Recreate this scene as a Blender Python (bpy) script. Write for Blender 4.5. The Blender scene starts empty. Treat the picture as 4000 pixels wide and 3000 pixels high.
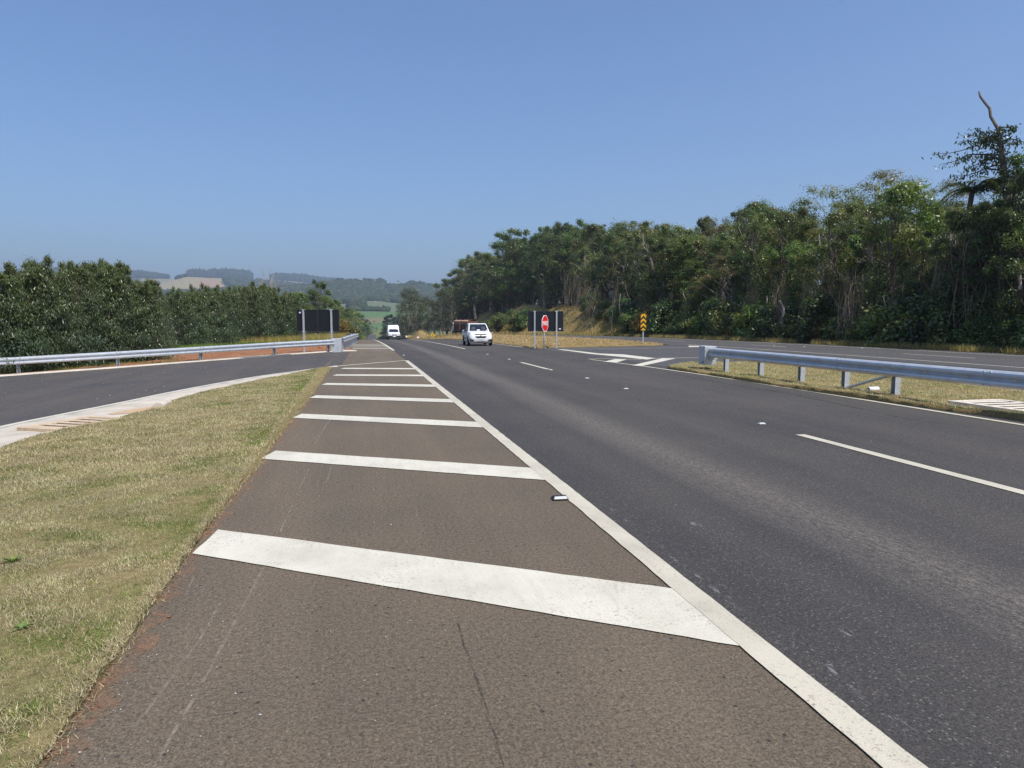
import bpy, math, random
import numpy as np
from mathutils import Vector, Matrix
R = math.radians
sc = bpy.context.scene
COL = sc.collection

# ------------------------------------------------------------------ camera, sky, sun, exposure
FPX, PITCH, YAW, EYE = 2773.0, R(5.19), R(12.3), 1.7      # focal length in photo pixels (4000 wide)
cam_d = bpy.data.cameras.new('camera'); cam = bpy.data.objects.new('camera', cam_d); COL.objects.link(cam)
cam_d.sensor_width = 36; cam_d.lens = FPX / 4000 * 36
cam_d.clip_start = 0.1; cam_d.clip_end = 30000
cam.location = (0, 0, EYE); cam.rotation_euler = (math.pi / 2 - PITCH, 0, -YAW)
sc.camera = cam

SUN_EL, SUN_AZ = R(60), R(147)                              # azimuth clockwise from +Y (along the road)
world = bpy.data.worlds.new('World'); sc.world = world; world.use_nodes = True
wn = world.node_tree; bg = wn.nodes['Background']
sky = wn.nodes.new('ShaderNodeTexSky'); sky.sky_type = 'NISHITA'; sky.sun_disc = False
sky.sun_elevation = SUN_EL; sky.sun_rotation = SUN_AZ
sky.air_density = 1.0; sky.dust_density = 1.8; sky.ozone_density = 10.0; sky.altitude = 0
wn.links.new(sky.outputs[0], bg.inputs[0]); bg.inputs[1].default_value = 0.14
sun_d = bpy.data.lights.new('sun', 'SUN'); sun = bpy.data.objects.new('sun', sun_d); COL.objects.link(sun)
sun_d.energy = 4.4; sun_d.angle = R(0.53); sun_d.color = (1.0, 0.95, 0.86)
sdir = Vector((math.sin(SUN_AZ) * math.cos(SUN_EL), math.cos(SUN_AZ) * math.cos(SUN_EL), math.sin(SUN_EL)))
sun.rotation_euler = sdir.to_track_quat('Z', 'Y').to_euler(); sun.location = (40, -20, 60)
vs = sc.view_settings
vs.view_transform = 'Standard'; vs.look = 'None'; vs.exposure = 0.2; vs.gamma = 1.0; vs.use_curve_mapping = False
sc.cycles.use_denoising = True; sc.cycles.denoising_prefilter = 'NONE'; sc.cycles.denoising_input_passes = 'RGB_ALBEDO_NORMAL'
sc.cycles.max_bounces = 10; sc.cycles.diffuse_bounces = 8; sc.cycles.transmission_bounces = 8; sc.cycles.transparent_max_bounces = 8; sc.cycles.volume_bounces = 0

# ------------------------------------------------------------------ helpers
def tag(o, label=None, cat=None, group=None, kind=None):
    if label: o['label'] = label
    if cat: o['category'] = cat
    if group: o['group'] = group
    if kind: o['kind'] = kind
    return o
def empty(name, loc=(0, 0, 0), rz=0, label=None, cat=None, group=None):
    o = bpy.data.objects.new(name, None); COL.objects.link(o)
    o.location = loc; o.rotation_euler = (0, 0, rz); o.empty_display_size = .2
    return tag(o, label, cat, group)
def link(name, me, mat=None, parent=None):
    o = bpy.data.objects.new(name, me); COL.objects.link(o)
    if mat and not me.materials: me.materials.append(mat)
    if parent: o.parent = parent
    return o
def pymesh(name, v, f, smooth=False):
    me = bpy.data.meshes.new(name); me.from_pydata([tuple(p) for p in v], [], f); me.update()
    if smooth: me.shade_smooth()
    return me
def npmesh(name, V, F, col=None, smooth=False):
    V = np.asarray(V, np.float32); F = np.asarray(F, np.int32); n = F.shape[1]
    me = bpy.data.meshes.new(name)
    me.vertices.add(len(V)); me.vertices.foreach_set('co', V.ravel())
    me.loops.add(F.size); me.loops.foreach_set('vertex_index', F.ravel())
    me.polygons.add(len(F)); me.polygons.foreach_set('loop_start', np.arange(0, F.size, n, dtype=np.int32))
    me.polygons.foreach_set('loop_total', np.full(len(F), n, np.int32))
    if smooth: me.polygons.foreach_set('use_smooth', np.ones(len(F), bool))
    me.update(calc_edges=True)
    if col is not None:
        a = me.attributes.new('Col', 'FLOAT_COLOR', 'POINT')
        c = np.ones((len(V), 4), np.float32); c[:, :3] = col; a.data.foreach_set('color', c.ravel())
    return me
class MB:
    """collects shapes into one mesh"""
    def __init__(s): s.v = []; s.f = []
    def add(s, v, f):
        k = len(s.v); s.v += [tuple(p) for p in v]; s.f += [tuple(i + k for i in q) for q in f]; return s
    def box(s, c, d, rz=0, M=None):
        x, y, z = d[0] / 2, d[1] / 2, d[2] / 2
        p = [(a * x, b * y, e * z) for e in (-1, 1) for b in (-1, 1) for a in (-1, 1)]
        cr, sr = math.cos(rz), math.sin(rz)
        p = [(c[0] + a * cr - b * sr, c[1] + a * sr + b * cr, c[2] + e) for a, b, e in p]
        if M: p = [tuple(M @ Vector(q)) for q in p]
        return s.add(p, [(0, 2, 3, 1), (4, 5, 7, 6), (0, 1, 5, 4), (2, 6, 7, 3), (0, 4, 6, 2), (1, 3, 7, 5)])
    def prism(s, poly, axis, a, b):
        """extrude a 2-D polygon along axis 0/1/2 from a to b"""
        n = len(poly)
        def mk(q, t):
            q = list(q); q.insert(axis, t); return tuple(q)
        v = [mk(q, a) for q in poly] + [mk(q, b) for q in poly]
        f = [tuple(range(n))[::-1], tuple(range(n, 2 * n))] + [(i, (i + 1) % n, n + (i + 1) % n, n + i) for i in range(n)]
        return s.add(v, f)
    def tube(s, pts, rad, sides=8, cap=True):
        pts = [Vector(p) for p in pts]; n = len(pts)
        if not hasattr(rad, '__len__'): rad = [rad] * n
        rings = []
        for i, p in enumerate(pts):
            t = (pts[min(i + 1, n - 1)] - pts[max(i - 1, 0)]).normalized()
            a = t.orthogonal() if abs(t.z) > .95 else t.cross(Vector((0, 0, 1)))
            a.normalize(); b = t.cross(a)
            rings.append([p + (a * math.cos(2 * math.pi * k / sides) + b * math.sin(2 * math.pi * k / sides)) * rad[i] for k in range(sides)])
        v = [q for r in rings for q in r]
        f = [(i * sides + k, i * sides + (k + 1) % sides, (i + 1) * sides + (k + 1) % sides, (i + 1) * sides + k) for i in range(n - 1) for k in range(sides)]
        if cap: f += [tuple(range(sides))[::-1], tuple(range((n - 1) * sides, n * sides))]
        return s.add(v, f)
    def mesh(s, name, smooth=False, bevel=0, seg=2):
        me = pymesh(name, s.v, s.f, smooth and not bevel)
        return me
    def build(s, name, mat, parent=None, smooth=False, bevel=0, seg=2):
        me = s.mesh(name)
        import bmesh
        bm = bmesh.new(); bm.from_mesh(me); bmesh.ops.recalc_face_normals(bm, faces=bm.faces)
        if bevel: bmesh.ops.bevel(bm, geom=bm.edges[:], offset=bevel, segments=seg, profile=.5, affect='EDGES', clamp_overlap=True)
        bm.to_mesh(me); bm.free()
        if smooth: me.shade_smooth()
        return link(name, me, mat, parent)
def copy_tree(o, parent=None):
    c = o.copy(); COL.objects.link(c); c.parent = parent
    for ch in o.children: copy_tree(ch, c)
    return c

# --- pixels (2212-wide copy of the photo) to directions and points
U = 4000 / 2212
cF = Vector((math.sin(YAW) * math.cos(PITCH), math.cos(YAW) * math.cos(PITCH), -math.sin(PITCH)))
cR = Vector((math.cos(YAW), -math.sin(YAW), 0))
cU = cR.cross(cF)
def ray(u, v): return cF + cR * ((u * U - 2000) / FPX) + cU * ((1500 - v * U) / FPX)
def azi(u):                                               # azimuth of an upright image column, from +Y clockwise
    d = ray(u, 1248 / U); return math.atan2(d.x, d.y)
def elev(v): return (1248 - v * U) / FPX                   # tan of elevation (near the horizon)

# ------------------------------------------------------------------ the lie of the land
def lerp_tab(x, tab):
    xs, ys = zip(*tab); return np.interp(x, xs, ys)
def sstep(x, a, b):
    t = np.clip((x - a) / (b - a), 0, 1); return t * t * (3 - 2 * t)
PROF = [(180, -4.386), (240, -7.6), (300, -10.4), (360, -12.8), (420, -14.5), (500, -15.5), (620, -15.95), (760, -16.6), (900, -17.3), (1400, -17.0), (20000, -17)]
def prof(Y):
    Y = np.asarray(Y, float)
    return np.where(Y < 180, -1.75e-4 * np.clip(Y - 21.7, 0, None) ** 2, lerp_tab(Y, PROF))
def prof2(Y):
    Y = np.asarray(Y, float)
    p = -1.03e-4 * np.clip(Y - 21.7, 0, None) ** 2
    w = sstep(Y, 230, 420)
    return p * (1 - w) + prof(Y) * w
def cx(Y): return lerp_tab(np.asarray(Y, float), [(0, 0), (150, 0), (220, .8), (320, 2.4), (450, 4.6), (640, 7.4), (760, 8.6), (900, 11.5), (1100, 24)])  # sideways drift of the road far off
def road(X, Y):
    X = np.asarray(X, float); Y = np.asarray(Y, float)
    w = sstep(X, 11.5, 22)
    z = prof(Y) * (1 - w) + prof2(Y) * w
    return z - 0.04 * np.clip(-X - 1.2, 0, 15)
BANK = [(0, .25), (45, .35), (70, .8), (95, 2.0), (120, 4.2), (150, 6.0), (200, 7.2), (290, 9.0), (340, 4), (420, 0), (20000, 0)]
def near_land(X, Y):
    z = road(X, Y)
    b = lerp_tab(Y, BANK)
    wob = 1 + .12 * np.sin(Y * .11) + .08 * np.sin(Y * .31 + 1)
    z = z + b * sstep(X, 33 + np.sin(Y * .07) * .6, 33.6 + 1.5 * np.clip(b, .8, None)) * wob
    z = z + np.clip(X - 42, 0, 60) * .07 * np.clip(lerp_tab(Y, [(0, .35), (60, 1), (320, 1), (420, 0), (20000, 0)]), 0, 1)
    z = z + 3.0 * np.exp(-((X - 17.5) / 2.6) ** 2 - ((Y - 205) / 7) ** 2)      # mound by the far bend
    return z
def xz(x, y, r): return EYE + (1248 - y) / FPX * r       # height that a land line at photo row y has at range r
# ridges: range -> [(photo column, photo row)]
RIDGES = [
 (1000, [(-4000, 1290), (1300, 1275), (1400, 1268), (1480, 1262), (1560, 1272), (1700, 1285), (6000, 1290)]),
 (1250, [(-4000, 1262), (1000, 1250), (1300, 1226), (1400, 1216), (1480, 1217), (1560, 1219), (1800, 1235), (6000, 1262)]),
 (1600, [(-4000, 1230), (1100, 1215), (1300, 1196), (1395, 1185), (1440, 1179.5), (1480, 1180), (1545, 1187), (1700, 1197), (6000, 1235)]),
 (1800, [(-4000, 1228), (1100, 1212), (1395, 1190), (1545, 1192), (1700, 1200), (6000, 1235)]),
 (2500, [(-4000, 1175), (300, 1170), (560, 1168), (700, 1163), (900, 1150), (1000, 1146), (1100, 1144), (1220, 1132), (1290, 1119), (1340, 1112), (1400, 1105), (1440, 1107), (1500, 1113), (1600, 1115), (1740, 1126), (1900, 1132), (2500, 1150), (6000, 1190)]),
 (2750, [(-4000, 1175), (560, 1165), (700, 1160), (900, 1150), (1220, 1136), (1340, 1118), (1500, 1119), (1740, 1130), (6000, 1190)]),
 (3200, [(-4000, 1175), (400, 1170), (560, 1150), (640, 1124), (690, 1110), (735, 1098), (800, 1099), (850, 1102), (880, 1106), (930, 1118), (1000, 1125), (1200, 1135), (1400, 1120), (1740, 1132), (6000, 1190)]),
 (3700, [(-4000, 1180), (560, 1140), (650, 1118), (735, 1106), (850, 1103), (930, 1107), (1000, 1112), (1200, 1128), (1400, 1122), (1740, 1133), (6000, 1190)]),
 (4800, [(-4000, 1130), (300, 1094), (560, 1096), (640, 1106), (700, 1110), (760, 1103), (880, 1100), (960, 1099), (990, 1106), (1060, 1106), (1100, 1104), (1200, 1108), (1290, 1117), (1400, 1124), (1740, 1134), (2400, 1140), (6000, 1190)]),
 (9000, [(-4000, 1190), (6000, 1200)]),
 (16000, [(-4000, 1230), (6000, 1230)]),
]
RR = np.array([500.] + [r for r, _ in RIDGES])
def land(X, Y):
    X = np.asarray(X, float); Y = np.asarray(Y, float)
    zn = near_land(X, Y)
    r = np.hypot(X, Y); az = np.arctan2(X, Y)
    a = np.clip(az - YAW, -1.05, 1.05)
    col = 2000 + FPX * np.tan(a)
    zs = [near_land(X / np.maximum(r, 1) * 500, Y / np.maximum(r, 1) * 500)]
    for rr, tab in RIDGES: zs.append(xz(0, lerp_tab(col, tab), rr) * 1.0)
    zs = np.stack([np.broadcast_to(z, r.shape) for z in zs])
    i = np.clip(np.searchsorted(RR, r) - 1, 0, len(RR) - 2)
    t = np.clip((r - RR[i]) / (RR[i + 1] - RR[i]), 0, 1)
    t = t * t * (3 - 2 * t) * .6 + t * .4
    zi = np.take_along_axis(zs, i[None], 0)[0] if zs.ndim > 1 else zs[i]
    zj = np.take_along_axis(zs, (i + 1)[None], 0)[0] if zs.ndim > 1 else zs[i + 1]
    zf = zi * (1 - t) + zj * t
    zf = zf + np.sin(X * .0061 + 1) * np.sin(Y * .0049) * r * .0006
    w = sstep(r, 500, 900)
    onroad = np.exp(-((X - cx(Y) - 6) / 40) ** 2) * (1 - sstep(r, 930, 1000))
    w = w * (1 - onroad)
    return zn * (1 - w) + zf * w
def G(X, Y): return float(land(np.array([X]), np.array([Y]))[0])
def at(u, v):
    """point where the sight line through a photo pixel meets the ground"""
    d = ray(u, v); t, p0 = .5, None
    while t < 600:
        p = Vector((0, 0, EYE)) + d * t
        if p.z < float(road(p.x, p.y)):
            a, b = t / 1.01, t
            for _ in range(30):
                m = (a + b) / 2; p = Vector((0, 0, EYE)) + d * m
                if p.z < float(road(p.x, p.y)): b = m
                else: a = m
            return p
        t *= 1.01
    return p

# ------------------------------------------------------------------ materials
class NT:
    def __init__(s, name):
        s.m = bpy.data.materials.new(name); s.m.use_nodes = True; s.t = s.m.node_tree
        s.b = s.t.nodes['Principled BSDF']; s.out = s.t.nodes['Material Output']
    def n(s, kind, **kw):
        nd = s.t.nodes.new('ShaderNode' + kind)
        for k, v in kw.items():
            if hasattr(nd, k): setattr(nd, k, v)
            else: nd.inputs[k.replace('_', ' ')].default_value = v
        return nd
    def l(s, a, b): s.t.links.new(a, b)
    def coord(s, scale=(1, 1, 1)):
        tc = s.n('TexCoord'); mp = s.n('Mapping'); mp.inputs['Scale'].default_value = scale
        s.l(tc.outputs['Object'], mp.inputs['Vector']); return mp.outputs[0]
    def noise(s, scale, detail=4, rough=.6, vec=None, dist=0):
        nd = s.n('TexNoise'); nd.inputs['Scale'].default_value = scale; nd.inputs['Detail'].default_value = detail
        nd.inputs['Roughness'].default_value = rough; nd.inputs['Distortion'].default_value = dist
        if vec is not None: s.l(vec, nd.inputs['Vector'])
        return nd.outputs['Fac']
    def ramp(s, fac, stops):
        nd = s.n('ValToRGB'); e = nd.color_ramp.elements
        while len(e) < len(stops): e.new(.5)
        for i, (p, c) in enumerate(stops):
            e[i].position = p; e[i].color = (c[0], c[1], c[2], 1) if hasattr(c, '__len__') else (c, c, c, 1)
        s.l(fac, nd.inputs[0]); return nd.outputs[0]
    def mix(s, fac, a, b, mode='MIX'):
        nd = s.n('Mix'); nd.data_type = 'RGBA'; nd.blend_type = mode
        for sock, val in ((nd.inputs[0], fac), (nd.inputs[6], a), (nd.inputs[7], b)):
            if isinstance(val, (int, float)): sock.default_value = val
            elif isinstance(val, tuple): sock.default_value = (*val, 1)
            else: s.l(val, sock)
        return nd.outputs[2]
    def bump(s, h, strength=.4, dist=.02):
        nd = s.n('Bump'); nd.inputs['Strength'].default_value = strength; nd.inputs['Distance'].default_value = dist
        s.l(h, nd.inputs['Height']); s.l(nd.outputs[0], s.b.inputs['Normal']); return nd
    def set(s, **kw):
        for k, v in kw.items():
            i = s.b.inputs[k.replace('_', ' ')]
            if isinstance(v, tuple): i.default_value = (*v, 1)
            elif isinstance(v, (int, float)): i.default_value = v
            else: s.l(v, i)
        return s
def plain(name, col, rough=.6, metal=0, var=.12, scale=6, spec=.5, bump=0):
    t = NT(name); c = t.coord()
    f = t.noise(scale, 5, .65, c)
    t.set(Base_Color=t.mix(t.ramp(f, [(.3, 0), (.7, 1)]), tuple(x * (1 - var) for x in col), tuple(min(1, x * (1 + var)) for x in col)), Roughness=rough, Metallic=metal)
    t.b.inputs['Specular IOR Level'].default_value = spec
    if bump: t.bump(t.noise(scale * 8, 3, .6, c), bump, .01)
    return t.m
M = {}
def asphalt(name, base, warm, track=None, pits=.5, stones=0):
    t = NT(name); c = t.coord()
    big = t.noise(.35, 5, .6, c); streak = t.noise(1.2, 4, .6, t.coord((1, .06, 1)))
    mid = t.noise(9, 4, .7, c); fine = t.noise(75, 3, .75, c); grit = t.noise(190, 2, .8, c)
    col = t.mix(t.ramp(big, [(.35, 0), (.65, 1)]), base, warm)
    col = t.mix(t.ramp(streak, [(.45, 0), (.8, .55)]), col, tuple(x * 1.35 for x in warm))
    if track:
        sep = t.n('SeparateXYZ'); t.l(c, sep.inputs[0])
        for (x0, half, colr, amt) in track:
            d = t.n('Math', operation='SUBTRACT'); t.l(sep.outputs[0], d.inputs[0]); d.inputs[1].default_value = x0
            w = t.n('Math', operation='MULTIPLY_ADD'); t.l(streak, w.inputs[0]); w.inputs[1].default_value = half * 1.2; t.l(d.outputs[0], w.inputs[2])
            a = t.n('Math', operation='ABSOLUTE'); t.l(w.outputs[0], a.inputs[0])
            k = t.n('MapRange'); t.l(a.outputs[0], k.inputs[0]); k.inputs[1].default_value = half; k.inputs[2].default_value = 0; k.inputs[3].default_value = 0; k.inputs[4].default_value = amt
            mk = t.n('Math', operation='MULTIPLY'); t.l(k.outputs[0], mk.inputs[0]); t.l(t.ramp(t.noise(26, 4, .8, t.coord((1, .35, 1))), [(.38, .05), (.62, 1)]), mk.inputs[1])
            col = t.mix(mk.outputs[0], col, colr)
    col = t.mix(1.0, col, t.ramp(fine, [(.28, .32), (.5, 1), (.72, 1.75)]), 'MULTIPLY')
    col = t.mix(1.0, col, t.ramp(grit, [(.3, .6), (.7, 1.4)]), 'MULTIPLY')
    col = t.mix(1.0, col, t.ramp(t.noise(34, 3, .7, c), [(.3, .68), (.7, 1.32)]), 'MULTIPLY')
    if stones:
        vs_ = t.n('TexVoronoi'); vs_.inputs['Scale'].default_value = 52; t.l(c, vs_.inputs['Vector']); sc_ = t.n('SeparateColor'); t.l(vs_.outputs['Color'], sc_.inputs[0])
        ms = t.n('Math', operation='MULTIPLY'); t.l(t.ramp(vs_.outputs['Distance'], [(.22, 1), (.42, 0)]), ms.inputs[0]); t.l(t.ramp(sc_.outputs[0], [(.62, 0), (.95, stones)]), ms.inputs[1])
        col = t.mix(ms.outputs[0], col, (.21, .19, .165))
    v = t.n('TexVoronoi'); v.inputs['Scale'].default_value = 13; v.inputs['Randomness'].default_value = 1; t.l(c, v.inputs['Vector'])
    pit = t.ramp(v.outputs['Distance'], [(.07, 1), (.17, 0)])
    v2 = t.n('TexVoronoi'); v2.inputs['Scale'].default_value = 9.5; t.l(c, v2.inputs['Vector'])
    dot = t.ramp(v2.outputs['Distance'], [(.025, 1), (.04, 0)])
    selr = t.n('SeparateColor'); t.l(v.outputs['Color'], selr.inputs[0])
    mp = t.n('Math', operation='MULTIPLY'); t.l(pit, mp.inputs[0]); t.l(t.ramp(selr.outputs[0], [(.55, 0), (.8, pits)]), mp.inputs[1])
    col = t.mix(mp.outputs[0], col, (.018, .018, .02))
    sel2 = t.n('SeparateColor'); t.l(v2.outputs['Color'], sel2.inputs[0])
    md = t.n('Math', operation='MULTIPLY'); t.l(dot, md.inputs[0]); t.l(t.ramp(sel2.outputs[1], [(.8, 0), (.9, .8)]), md.inputs[1])
    col = t.mix(md.outputs[0], col, (.5, .48, .44))
    t.set(Base_Color=col, Roughness=.82); t.b.inputs['Specular IOR Level'].default_value = .35
    hsum = t.n('Math', operation='ADD'); t.l(fine, hsum.inputs[0]); t.l(grit, hsum.inputs[1])
    t.bump(hsum.outputs[0], .55, .012)
    return t.m
M['asphalt'] = asphalt('asphalt_main', (.050, .0455, .043), (.066, .058, .051), track=[(4.2, .62, (.185, .16, .132), .8), (5.6, .45, (.09, .078, .066), .5), (8.4, .8, (.10, .083, .068), .55), (2.6, .5, (.033, .032, .034), .5)], stones=.75)
M['shoulder'] = asphalt('asphalt_shoulder', (.110, .086, .061), (.140, .107, .072), pits=.9, stones=.35)
M['ramp'] = asphalt('asphalt_ramp', (.064, .060, .059), (.085, .072, .062))
M['asphalt2'] = asphalt('asphalt_far_carriageway', (.066, .064, .066), (.08, .074, .07))
def paint(name, col, dirt):
    t = NT(name); c = t.coord()
    a = t.noise(1.3, 5, .65, c); s = t.noise(6, 5, .7, t.coord((1, .25, 1))); f = t.noise(110, 3, .7, c)
    cc = t.mix(t.ramp(a, [(.42, 0), (.75, .8)]), col, tuple(x * .84 for x in dirt))
    cc = t.mix(t.ramp(s, [(.55, 0), (.85, .6)]), cc, dirt)
    cc = t.mix(1.0, cc, t.ramp(f, [(.3, .86), (.6, 1.03)]), 'MULTIPLY')
    st = t.noise(2.2, 6, .75, t.coord((5, .7, 1))); cc = t.mix(t.ramp(st, [(.52, 0), (.72, .35)]), cc, tuple(x * .72 for x in dirt))
    pit = t.noise(48, 3, .8, c); wear = t.noise(1.7, 5, .7, c)
    m1 = t.n('Math', operation='MULTIPLY'); t.l(t.ramp(pit, [(.56, 0), (.66, .85)]), m1.inputs[0]); t.l(t.ramp(wear, [(.42, .08), (.68, 1)]), m1.inputs[1])
    cc = t.mix(m1.outputs[0], cc, (.10, .09, .075))
    t.set(Base_Color=cc, Roughness=.62); t.bump(f, .35, .008); return t.m
M['paint'] = paint('paint_white', (.64, .60, .49), (.55, .505, .40))
M['paint_line'] = paint('paint_cream', (.56, .51, .40), (.47, .43, .335))
M['concrete'] = plain('concrete', (.50, .44, .36), .85, var=.2, scale=1.5, bump=.3)
M['kerb'] = plain('kerb_concrete', (.52, .45, .37), .85, var=.18, scale=2, bump=.3)
M['orange_stain'] = plain('soil_stain', (.47, .33, .20), .9, var=.2)
M['slat'] = plain('drain_concrete', (.50, .38, .26), .85, var=.22, scale=9, bump=.3)
M['slat_pale'] = plain('drain_concrete_pale', (.62, .55, .46), .85, var=.2, scale=9, bump=.3)
M['slat_dirt_shade'] = plain('stained_shaded_concrete', (.15, .115, .085), .9, var=.3, scale=9)  # stained slat sides, darkened further to paint in shade between the slats
M['galv'] = plain('galvanised_steel', (.56, .58, .60), .42, metal=.45, var=.12, scale=5)
M['galv_post'] = plain('galvanised_post', (.50, .52, .53), .5, metal=.35, var=.18, scale=14)
M['board_back'] = plain('black_board', (.012, .012, .013), .38, var=.3, scale=3)
M['board_frame'] = plain('dark_frame', (.05, .05, .052), .4, var=.1)
M['red'] = plain('sign_red', (.72, .012, .018), .4, var=.04)
M['signwhite'] = plain('sign_white', (.82, .82, .82), .4, var=.03)
M['yellow'] = plain('sign_yellow', (.85, .43, .01), .4, var=.05)
M['black'] = plain('sign_black', (.02, .018, .015), .45, var=.1)
M['reflector'] = plain('reflector_amber', (.8, .62, .35), .3, var=.05)
M['studwhite'] = plain('stud_white', (.48, .48, .46), .4, var=.05)
M['carwhite'] = plain('car_paint_white', (.80, .80, .79), .22, var=.02)
M['glass'] = plain('dark_glass', (.012, .016, .022), .06, var=.1, spec=.8)
M['rubber'] = plain('rubber', (.018, .018, .018), .8, var=.2)
M['blackplastic'] = plain('black_plastic', (.022, .022, .023), .55, var=.15)
M['rim'] = plain('wheel_rim', (.30, .31, .32), .4, metal=.5, var=.1)
M['lamp'] = plain('headlamp_glass', (.36, .38, .40), .12, var=.3, scale=30)
M['seat'] = plain('seat_fabric', (.05, .05, .06), .9)
M['rust'] = plain('rust_brown_steel', (.20, .095, .06), .75, var=.25, scale=2)
M['rustdark'] = plain('rust_brown_rib', (.10, .055, .042), .8, var=.25, scale=2)
M['tarp'] = plain('cane_load', (.42, .24, .15), .9, var=.3, scale=2, bump=.5)
M['bark'] = plain('bark', (.13, .10, .075), .9, var=.4, scale=4, bump=.6)
M['palebark'] = plain('pale_bark', (.36, .31, .26), .85, var=.3, scale=3, bump=.4)
M['darkbark'] = plain('dark_bark', (.06, .048, .038), .9, var=.35, scale=4, bump=.5)
M['vine'] = plain('dry_vine', (.21, .155, .11), .9, var=.4, scale=3)
M['house'] = plain('house_wall', (.75, .72, .68), .8)
M['roof'] = plain('house_roof', (.35, .16, .10), .8)

def leafmat(name, trans=.35, rough=.5, spec=.4, objvar=.25):
    t = NT(name)
    a = t.n('Attribute'); a.attribute_name = 'Col'
    oi = t.n('ObjectInfo')
    v = t.n('MapRange'); t.l(oi.outputs['Random'], v.inputs[0]); v.inputs[3].default_value = 1 - objvar; v.inputs[4].default_value = 1 + objvar
    hs = t.n('HueSaturation'); hs.inputs['Hue'].default_value = .5
    h = t.n('MapRange'); t.l(oi.outputs['Random'], h.inputs[0]); h.inputs[3].default_value = .485; h.inputs[4].default_value = .512
    t.l(h.outputs[0], hs.inputs['Hue']); t.l(v.outputs[0], hs.inputs['Value']); t.l(a.outputs['Color'], hs.inputs['Color'])
    t.set(Base_Color=hs.outputs[0], Roughness=rough); t.b.inputs['Specular IOR Level'].default_value = spec
    tr = t.n('BsdfTranslucent'); br = t.mix(1.0, hs.outputs[0], (1.25, 1.3, .6), 'MULTIPLY'); t.l(br, tr.inputs[0])
    mx = t.n('MixShader'); mx.inputs[0].default_value = trans
    t.l(t.b.outputs[0], mx.inputs[1]); t.l(tr.outputs[0], mx.inputs[2]); t.l(mx.outputs[0], t.out.inputs[0])
    return t.m
M['leaf'] = leafmat('leaves', .45, .36, .6, .42)
M['euc'] = leafmat('eucalyptus_leaves', .42, .34, .65, .12)
M['grassblade'] = leafmat('grass_blades', .3, .6, .25, 0)
M['farleaf'] = leafmat('far_leaves', .0, .8, .1, .15)

# ground: land cover colour per vertex plus fine procedural variation
t = NT('ground_soil'); a = t.n('Attribute'); a.attribute_name = 'Col'
c = t.coord(); f1 = t.noise(.8, 6, .65, c); f2 = t.noise(7, 5, .7, c)
gc = t.mix(1.0, a.outputs['Color'], t.ramp(f1, [(.3, .72), (.7, 1.28)]), 'MULTIPLY')
gc = t.mix(1.0, gc, t.ramp(f2, [(.3, .7), (.7, 1.3)]), 'MULTIPLY')
t.set(Base_Color=gc, Roughness=.95); t.b.inputs['Specular IOR Level'].default_value = .1
t.bump(f2, .6, .08); M['ground'] = t.m
# turf
def turf(name, straw, green, soil, gamt=.5):
    t = NT(name); c = t.coord()
    a = t.noise(.9, 6, .7, c); b = t.noise(14, 5, .8, c); d = t.noise(2.3, 5, .7, c); f = t.noise(60, 4, .8, c)
    col = t.mix(t.ramp(a, [(.42, 0), (.62, gamt)]), straw, green)
    col = t.mix(t.ramp(d, [(.58, 0), (.75, .55)]), col, soil)
    col = t.mix(1.0, col, t.ramp(b, [(.25, .5), (.75, 1.45)]), 'MULTIPLY')
    col = t.mix(1.0, col, t.ramp(f, [(.25, .6), (.75, 1.35)]), 'MULTIPLY')
    t.set(Base_Color=col, Roughness=.95); t.b.inputs['Specular IOR Level'].default_value = .1
    t.bump(b, .9, .05); return t.m
M['turf'] = turf('turf_verge', (.30, .235, .115), (.17, .17, .055), (.26, .15, .08), .5)
M['turf_dry'] = turf('turf_island', (.30, .215, .10), (.16, .15, .05), (.26, .13, .06), .45)
M['redsoil'] = turf('red_soil', (.29, .13, .068), (.36, .19, .105), (.22, .085, .045), .8)

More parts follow.
